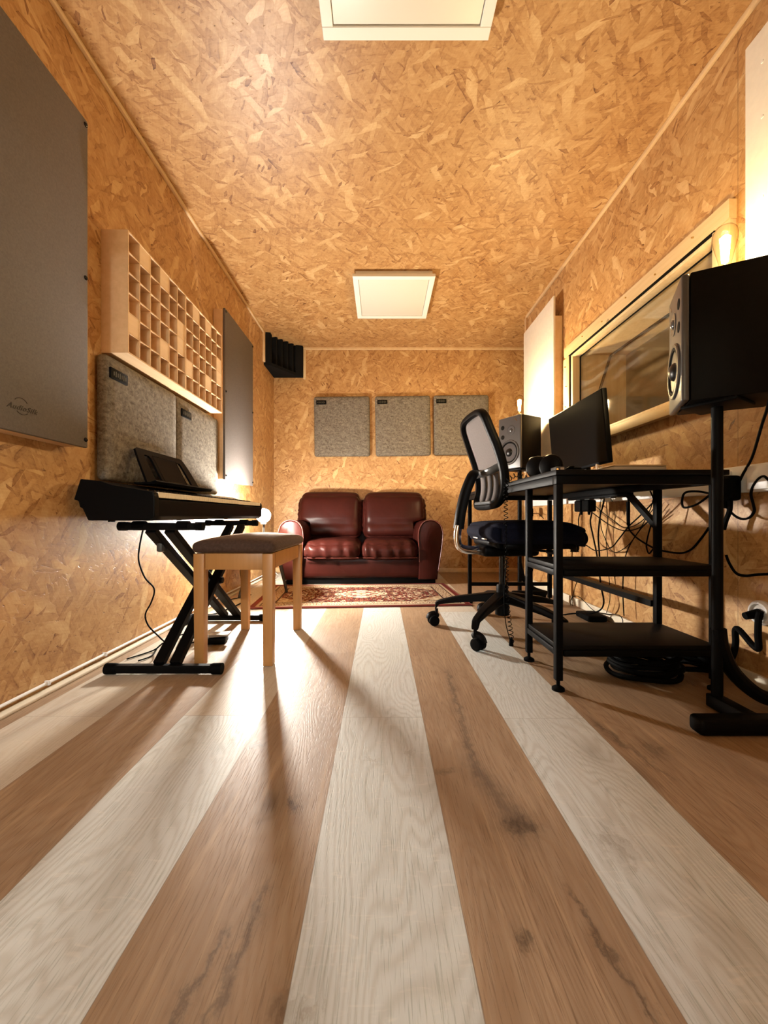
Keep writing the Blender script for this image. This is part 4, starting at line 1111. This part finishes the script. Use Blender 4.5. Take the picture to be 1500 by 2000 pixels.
# ------------------------------------------------------------------ piano bench
sb = thing('piano_bench', 'honey wood piano bench with a domed brown cushion', 'bench', (-.588, 1.820, 0), math.radians(-1))
hx, hy = .160, .268
for sx in (-1, 1):
    for sy in (-1, 1):
        b = BM(); x, y = sx * (hx - .0215), sy * (hy - .0215)
        box(b, x - .0215, x + .0215, y - .0215, y + .0215, 0, .450, .003)
        for v in b.verts:
            if v.co.z < .2: v.co.x += (x - v.co.x) * .12; v.co.y += (y - v.co.y) * .12
        obj('leg', b, 'beech', sb)
b = BM()
for s_ in (-1, 1):
    box(b, -hx + .0435, hx - .0435, s_ * (hy - .020) - .009, s_ * (hy - .020) + .009, .384, .450, .002)
    box(b, s_ * (hx - .020) - .009, s_ * (hx - .020) + .009, -hy + .0435, hy - .0435, .384, .450, .002)
obj('apron', b, 'beech', sb)
b = BM(); softbox(b, (0, 0, .4735), (.336, .552, .045), .024, 14, (0, 0, .0))
for v in b.verts:
    if v.co.z > .474:
        fx_, fy_ = v.co.x / .168, v.co.y / .276
        v.co.z += .026 * max(0, 1 - fx_ ** 2) ** .6 * max(0, 1 - fy_ ** 2) ** .6
obj('cushion', b, 'velvet', sb, angle=70)

# ------------------------------------------------------------------ stage piano, stand, music rest, pedal
KY0, KY1 = 1.420, 2.700
pn = thing('stage_piano', 'black digital stage piano with ivory keys along the left wall', 'piano', (-.97, 2.06, .583))
def ppart(name, b, mat, par=None, **k):
    for v in b.verts: v.co -= Vector((-.97, 2.06, .583))
    return obj(name, b, mat, par or pn, **k)
body = [(-1.072, .586), (-.852, .584), (-.832, .600), (-.830, .662), (-.985, .668), (-.990, .712), (-1.03, .728), (-1.098, .735), (-1.122, .660), (-1.105, .655), (-1.100, .632), (-1.090, .628)]
b = BM(); prism(b, body, KY0 + .03, KY1 - .03, 'Y'); ppart('body', b, 'blackplastic', smooth=False, bevel=.003)
end = [(-1.072, .584), (-.850, .583), (-.829, .598), (-.828, .672), (-.832, .688), (-.90, .700), (-.985, .714), (-1.03, .729), (-1.100, .736), (-1.124, .660), (-1.107, .655), (-1.102, .632), (-1.092, .628)]
for y0, y1 in ((KY0, KY0 + .03), (KY1 - .03, KY1)):
    b = BM(); prism(b, end, y0, y1, 'Y'); ppart('end_block', b, 'blackplastic', smooth=False, bevel=.004)
b = BM(); n = 52; kw = (KY1 - KY0 - .064) / n
for k in range(n):
    y = KY0 + .032 + kw * k
    box(b, -.982, -.8315, y + .0004, y + kw - .0004, .669, .690, .0012, 1)
ppart('white_key', b, 'ivory', smooth=False)['kind'] = 'stuff'
b = BM()
pat = [1, 0, 1, 1, 0, 1, 1]
for k in range(n - 1):
    if [1, 0, 1, 1, 0, 1, 1][k % 7]:
        y = KY0 + .032 + kw * (k + 1)
        box(b, -.980, -.885, y - .0055, y + .0055, .6905, .702, .002, 1)
ppart('black_key', b, 'blackgloss', smooth=False)['kind'] = 'stuff'
b = BM()
for yy in (1.50, 2.0, 2.6): cyl(b, (-1.04, yy, .578), (-1.04, yy, .586), .012, None, 14)
ppart('rubber_foot', b, 'rubber')
mr = thing('music_rest', 'black plastic music rest standing on the stage piano', 'music stand', (-1.0, 1.89, .735))
b = BM()
def MR(y, s):   # y along piano, s up the slope
    return Vector((.012 - .082 * s / .165, y, .006 + .160 * s / .165))
out = [(-.245, 0), (.235, 0), (.218, .10), (.200, .150), (.185, .165), (-.19, .165), (-.205, .158), (-.222, .10)]
holes = [[(-.168, .022), (-.115, .022), (-.115, .125), (-.125, .137), (-.158, .137), (-.165, .125)], [(.115, .022), (.165, .022), (.150, .125), (.142, .137), (.113, .137), (.108, .125)]]
vo = [[b.verts.new(MR(*p)) for p in out]] + [[b.verts.new(MR(*p)) for p in h_] for h_ in holes]
es = []
for ring in vo:
    for i in range(len(ring)): es.append(b.edges.new((ring[i], ring[(i + 1) % len(ring)])))
bmesh.ops.triangle_fill(b, edges=es, use_beauty=True)
ct = [b.faces[i].calc_center_median() for i in range(len(b.faces))] if b.faces.ensure_lookup_table() is None else []
kill = []
for f in b.faces:
    c_ = f.calc_center_median(); s_ = (c_.z - .006) / .160 * .165
    if .023 < s_ < .136 and (-.160 < c_.y < -.116 or .116 < c_.y < .150): kill.append(f)
bmesh.ops.delete(b, geom=kill, context='FACES')
ob = obj('rest_panel', b, 'blackplastic', mr, smooth=False); sm = ob.modifiers.new('s', 'SOLIDIFY'); sm.thickness = .009; sm.offset = -1
b = BM(); tube(b, [MR(-.10, .02) + Vector((.0035, 0, .0)), MR(.10, .02) + Vector((.0035, 0, 0)), MR(.10, .140) + Vector((.0035, 0, 0)), MR(-.10, .140) + Vector((.0035, 0, 0))], .0012, 5, 0, True); obj('embossed_line', b, 'blackgloss', mr)
b = BM(); prism(b, [(-.04, .0008), (.045, .0008), (.056, .012), (.050, .016), (.03, .009), (-.04, .008)], -.255, .285, 'Y'); obj('ledge', b, 'blackplastic', mr, smooth=False)

st = thing('keyboard_stand', 'black double-braced X stand carrying the stage piano', 'keyboard stand', (-.85, 1.85, 0))
def sp(name, b, mat='blackmetal', par=None, **k):
    for v in b.verts: v.co -= Vector((-.85, 1.85, 0))
    return obj(name, b, mat, par or st, **k)
FN, FF, TN, TF = 1.478, 2.225, 1.500, 2.215
for yy, x0, x1 in ((FN, -1.045, -.605), (FF, -1.10, -.655)):
    b = BM(); bar(b, (x0 + .02, yy, .021), (x1 - .02, yy, .021), .030, .030); f = sp('foot_bar', b, smooth=False, bevel=.004)
    for xx, s_ in ((x0, 1), (x1, -1)):
        b = BM(); cyl(b, (xx, yy, .021), (xx + s_ * .035, yy, .021), .021, .0205, 14); cyl(b, (xx + s_ * .035, yy, .021), (xx + s_ * .045, yy, .021), .0205, .017, 14); sp('rubber_cap', b, 'rubber', f)
for yy, x0, x1 in ((TN, -1.01, -.685), (TF, -1.0, -.705)):
    b = BM(); bar(b, (x0 + .015, yy, .560), (x1 - .015, yy, .560), .032, .028); f = sp('support_arm', b, smooth=False, bevel=.004)
    for xx, s_ in ((x0, 1), (x1, -1)):
        b = BM(); cyl(b, (xx, yy, .561), (xx + s_ * .03, yy, .561), .0175, None, 14); sp('rubber_cap', b, 'rubber', f)
        b = BM(); cyl(b, (xx + s_ * .055, yy, .563), (xx + s_ * .10, yy, .563), .0185, None, 14); sp('rubber_sleeve', b, 'rubber', f)
for xx in (-.848, -.786):
    b = BM(); bar(b, (xx, FN + .005, .036), (xx, TF - .03, .546), .026, .040, up=(1, 0, 0)); sp('cross_tube', b, smooth=False, bevel=.003)
for xx in (-.892, -.818):
    b = BM(); bar(b, (xx, TN + .005, .546), (xx, FF - .01, .036), .026, .040, up=(1, 0, 0)); sp('cross_tube', b, smooth=False, bevel=.003)
b = BM(); lathe(b, [(.034, -.006), (.034, .006)], 24, (-.870, 1.852, .295), Matrix.Rotation(PI / 2, 3, 'Y').to_quaternion()); cyl(b, (-.91, 1.852, .295), (-.77, 1.852, .295), .009, None, 12)
cyl(b, (-.775, 1.852, .295), (-.755, 1.852, .295), .018, .015, 14); sp('locking_disc', b)
b = BM(); box(b, -.905, -.880, 1.56, 1.60, .455, .515, .008, 2); sp('hanging_tag', b, 'greyplastic')

sp_ = thing('sustain_pedal', 'black sustain pedal on the floor behind the bench leg', 'pedal', (-.775, 1.845, 0), math.radians(8))
b = BM(); box(b, -.085, .040, -.035, .035, .0005, .030, .006, 2); obj('pedal_body', b, 'blackplastic', sp_)
b = BM(); prism(b, [(-.035, .031), (.052, .036), (.054, .046), (-.035, .044)], -.028, .028, 'Y'); o = obj('foot_plate', b, 'steel', sp_, bevel=.002); o['label'] = 'shiny metal foot plate'
b = BM(); tube(b, [(-.70 - .165, 1.835, .012), (-.90, 1.80, .006), (-.93, 1.78, .005), (-.95, 1.86, .02), (-.99, 1.93, .012), (-1.02, 1.80, .006), (-.98, 1.66, .005), (-1.0, 1.60, .005)], .003, 6, 8)
tag(obj('pedal_lead', b, 'rubber'), 'black pedal lead looping over the floor by the left wall', 'cable')
b = BM(); P = [onY(279, 1036, 1.56), onY(273, 1065, 1.56), onY(271, 1095, 1.57), onY(283, 1128, 1.60), onY(301, 1150, 1.62), onY(296, 1175, 1.63), onY(284, 1200, 1.63), onY(290, 1222, 1.64), onY(310, 1243, 1.66), onY(323, 1256, 1.70), Vector((-.98, 1.74, .030)), Vector((-1.01, 1.72, .006)), Vector((-1.06, 1.62, .005))]
tube(b, P, .0032, 6, 8); tag(obj('piano_lead', b, 'rubber'), 'black lead hanging in waves from under the stage piano', 'cable')
b = BM(); tube(b, [(-.995, 1.53, .574), (-.95, 1.54, .562), (-.92, 1.55, .540), (-.93, 1.56, .555)], .003, 6, 6); tag(obj('lead_end', b, 'rubber'), 'short loop of lead tucked under the piano near its front end', 'cable')
b = BM(); box(b, -1.105, -1.065, 2.11, 2.20, .002, .048, .006, 2)
tag(obj('power_adapter', b, 'rubber'), 'small dark power adapter on the floor by the left wall, behind the stand tubes', 'power adapter')

# ------------------------------------------------------------------ side table and globe lamp
LX, LY = -.925, 3.05
tb = thing('side_table', 'small black three-legged side table beside the sofa', 'table', (-.895, 3.01, 0))
b = BM(); lathe(b, [(.150, .405), (.160, .410), (.160, .422), (.155, .427)], 40); obj('table_top', b, 'blacklac', tb)
for (tx, ty) in ((-.145, -.165), (-.055, .145), (.165, -.005)):
    b = BM(); cyl(b, (tx * .45, ty * .45, .404), (tx, ty, .0095 if tx > 0 else .0005), .019, .0105, 14); obj('leg', b, 'blacklac', tb)
lp = thing('globe_lamp', 'glaring white globe lamp on the small black table beside the sofa', 'lamp', (LX, LY, .427))
b = BM(); lathe(b, [(.048, 0.0005), (.048, .010), (.020, .016), (.010, .022), (.010, .105), (.022, .110), (.022, .130), (.018, .135)], 28); obj('lamp_base', b, 'blacklac', lp)
qd = Vector((.62, -.72, -.42)).to_track_quat('Z', 'Y')
GR = .054
b = BM(); lathe(b, [(GR * math.sin(a), GR * math.cos(a)) for a in [.01 + 1.62 * k / 14 for k in range(15)]], 36, (0, 0, .178), qd); obj('globe_front', b, 'globe', lp)
b = BM(); lathe(b, [(GR * math.sin(a), GR * math.cos(a)) for a in [1.63 + 1.50 * k / 14 for k in range(15)]], 36, (0, 0, .178), qd); obj('globe_back', b, 'globeback', lp)
b = BM(); tube(b, [(LX - .052, LY + .01, .4315), (LX - .10, LY + .0, .4315), (LX - .17, LY + .0, .420), (LX - .195, LY + .02, .30), (LX - .19, LY + .03, .12), (LX - .13, LY - .06, .012), (LX - .06, LY - .12, .006), (LX - .16, LY - .28, .005)], .0028, 6, 8)
tag(obj('lamp_cord', b, 'rubber'), 'thin dark cord trailing from the globe lamp to the floor', 'cable')
b = BM(); tube(b, [(-.98, 3.62, .008), (-1.02, 3.56, .05), (-.98, 3.53, .09), (-.95, 3.58, .05), (-1.00, 3.60, .015), (-1.04, 3.50, .008), (-.98, 3.47, .02), (-.95, 3.50, .03)], .0045, 6, 8)
tag(obj('white_lead', b, 'whiteplastic'), 'tangled white lead on the floor behind the side table', 'cable')
b = BM(); tube(b, [onY(380, 1197, 2.30), Vector((-1.02, 2.36, .006)), Vector((-.98, 2.5, .006)), Vector((-.96, 2.7, .006)), Vector((-1.02, 2.85, .006))], .004, 6, 8)
tag(obj('floor_lead', b, 'rubber'), 'black lead lying along the floor behind the far stand foot', 'cable')

# ------------------------------------------------------------------ camera, world, render
cam = bpy.data.cameras.new('camera'); co = bpy.data.objects.new('camera', cam); C.objects.link(co)
co.location = (0, 0, H); co.rotation_euler = (PI / 2, 0, 0)
cam.sensor_fit = 'VERTICAL'; cam.sensor_height = 36.0; cam.sensor_width = 27.0; cam.lens = 36.0 * F / 2000
cam.shift_x = (750 - CX) / 2000; cam.shift_y = (CY - 1000) / 2000
cam.clip_start = .02
S.camera = co
al = bpy.data.lights.new('corridor_light', 'AREA'); al.shape = 'DISK'; al.size = .26; al.energy = P_HALL; al.color = (.86, .95, 1.0)
ao = bpy.data.objects.new('corridor_light', al); C.objects.link(ao); ao.location = (-.12, -2.6, 2.32)
wd = bpy.data.worlds.new('world'); S.world = wd; wd.use_nodes = True
wd.node_tree.nodes['Background'].inputs[0].default_value = (0, 0, 0, 1)
S.view_settings.view_transform = 'Standard'; S.view_settings.look = 'None'
S.view_settings.gamma = 1; S.view_settings.use_curve_mapping = False
S.view_settings.exposure = 0.0
S.cycles.max_bounces = 10; S.cycles.diffuse_bounces = 5; S.cycles.glossy_bounces = 4; S.cycles.transparent_max_bounces = 16
S.cycles.sample_clamp_indirect = 6.0
S.cycles.caustics_reflective = False; S.cycles.caustics_refractive = False
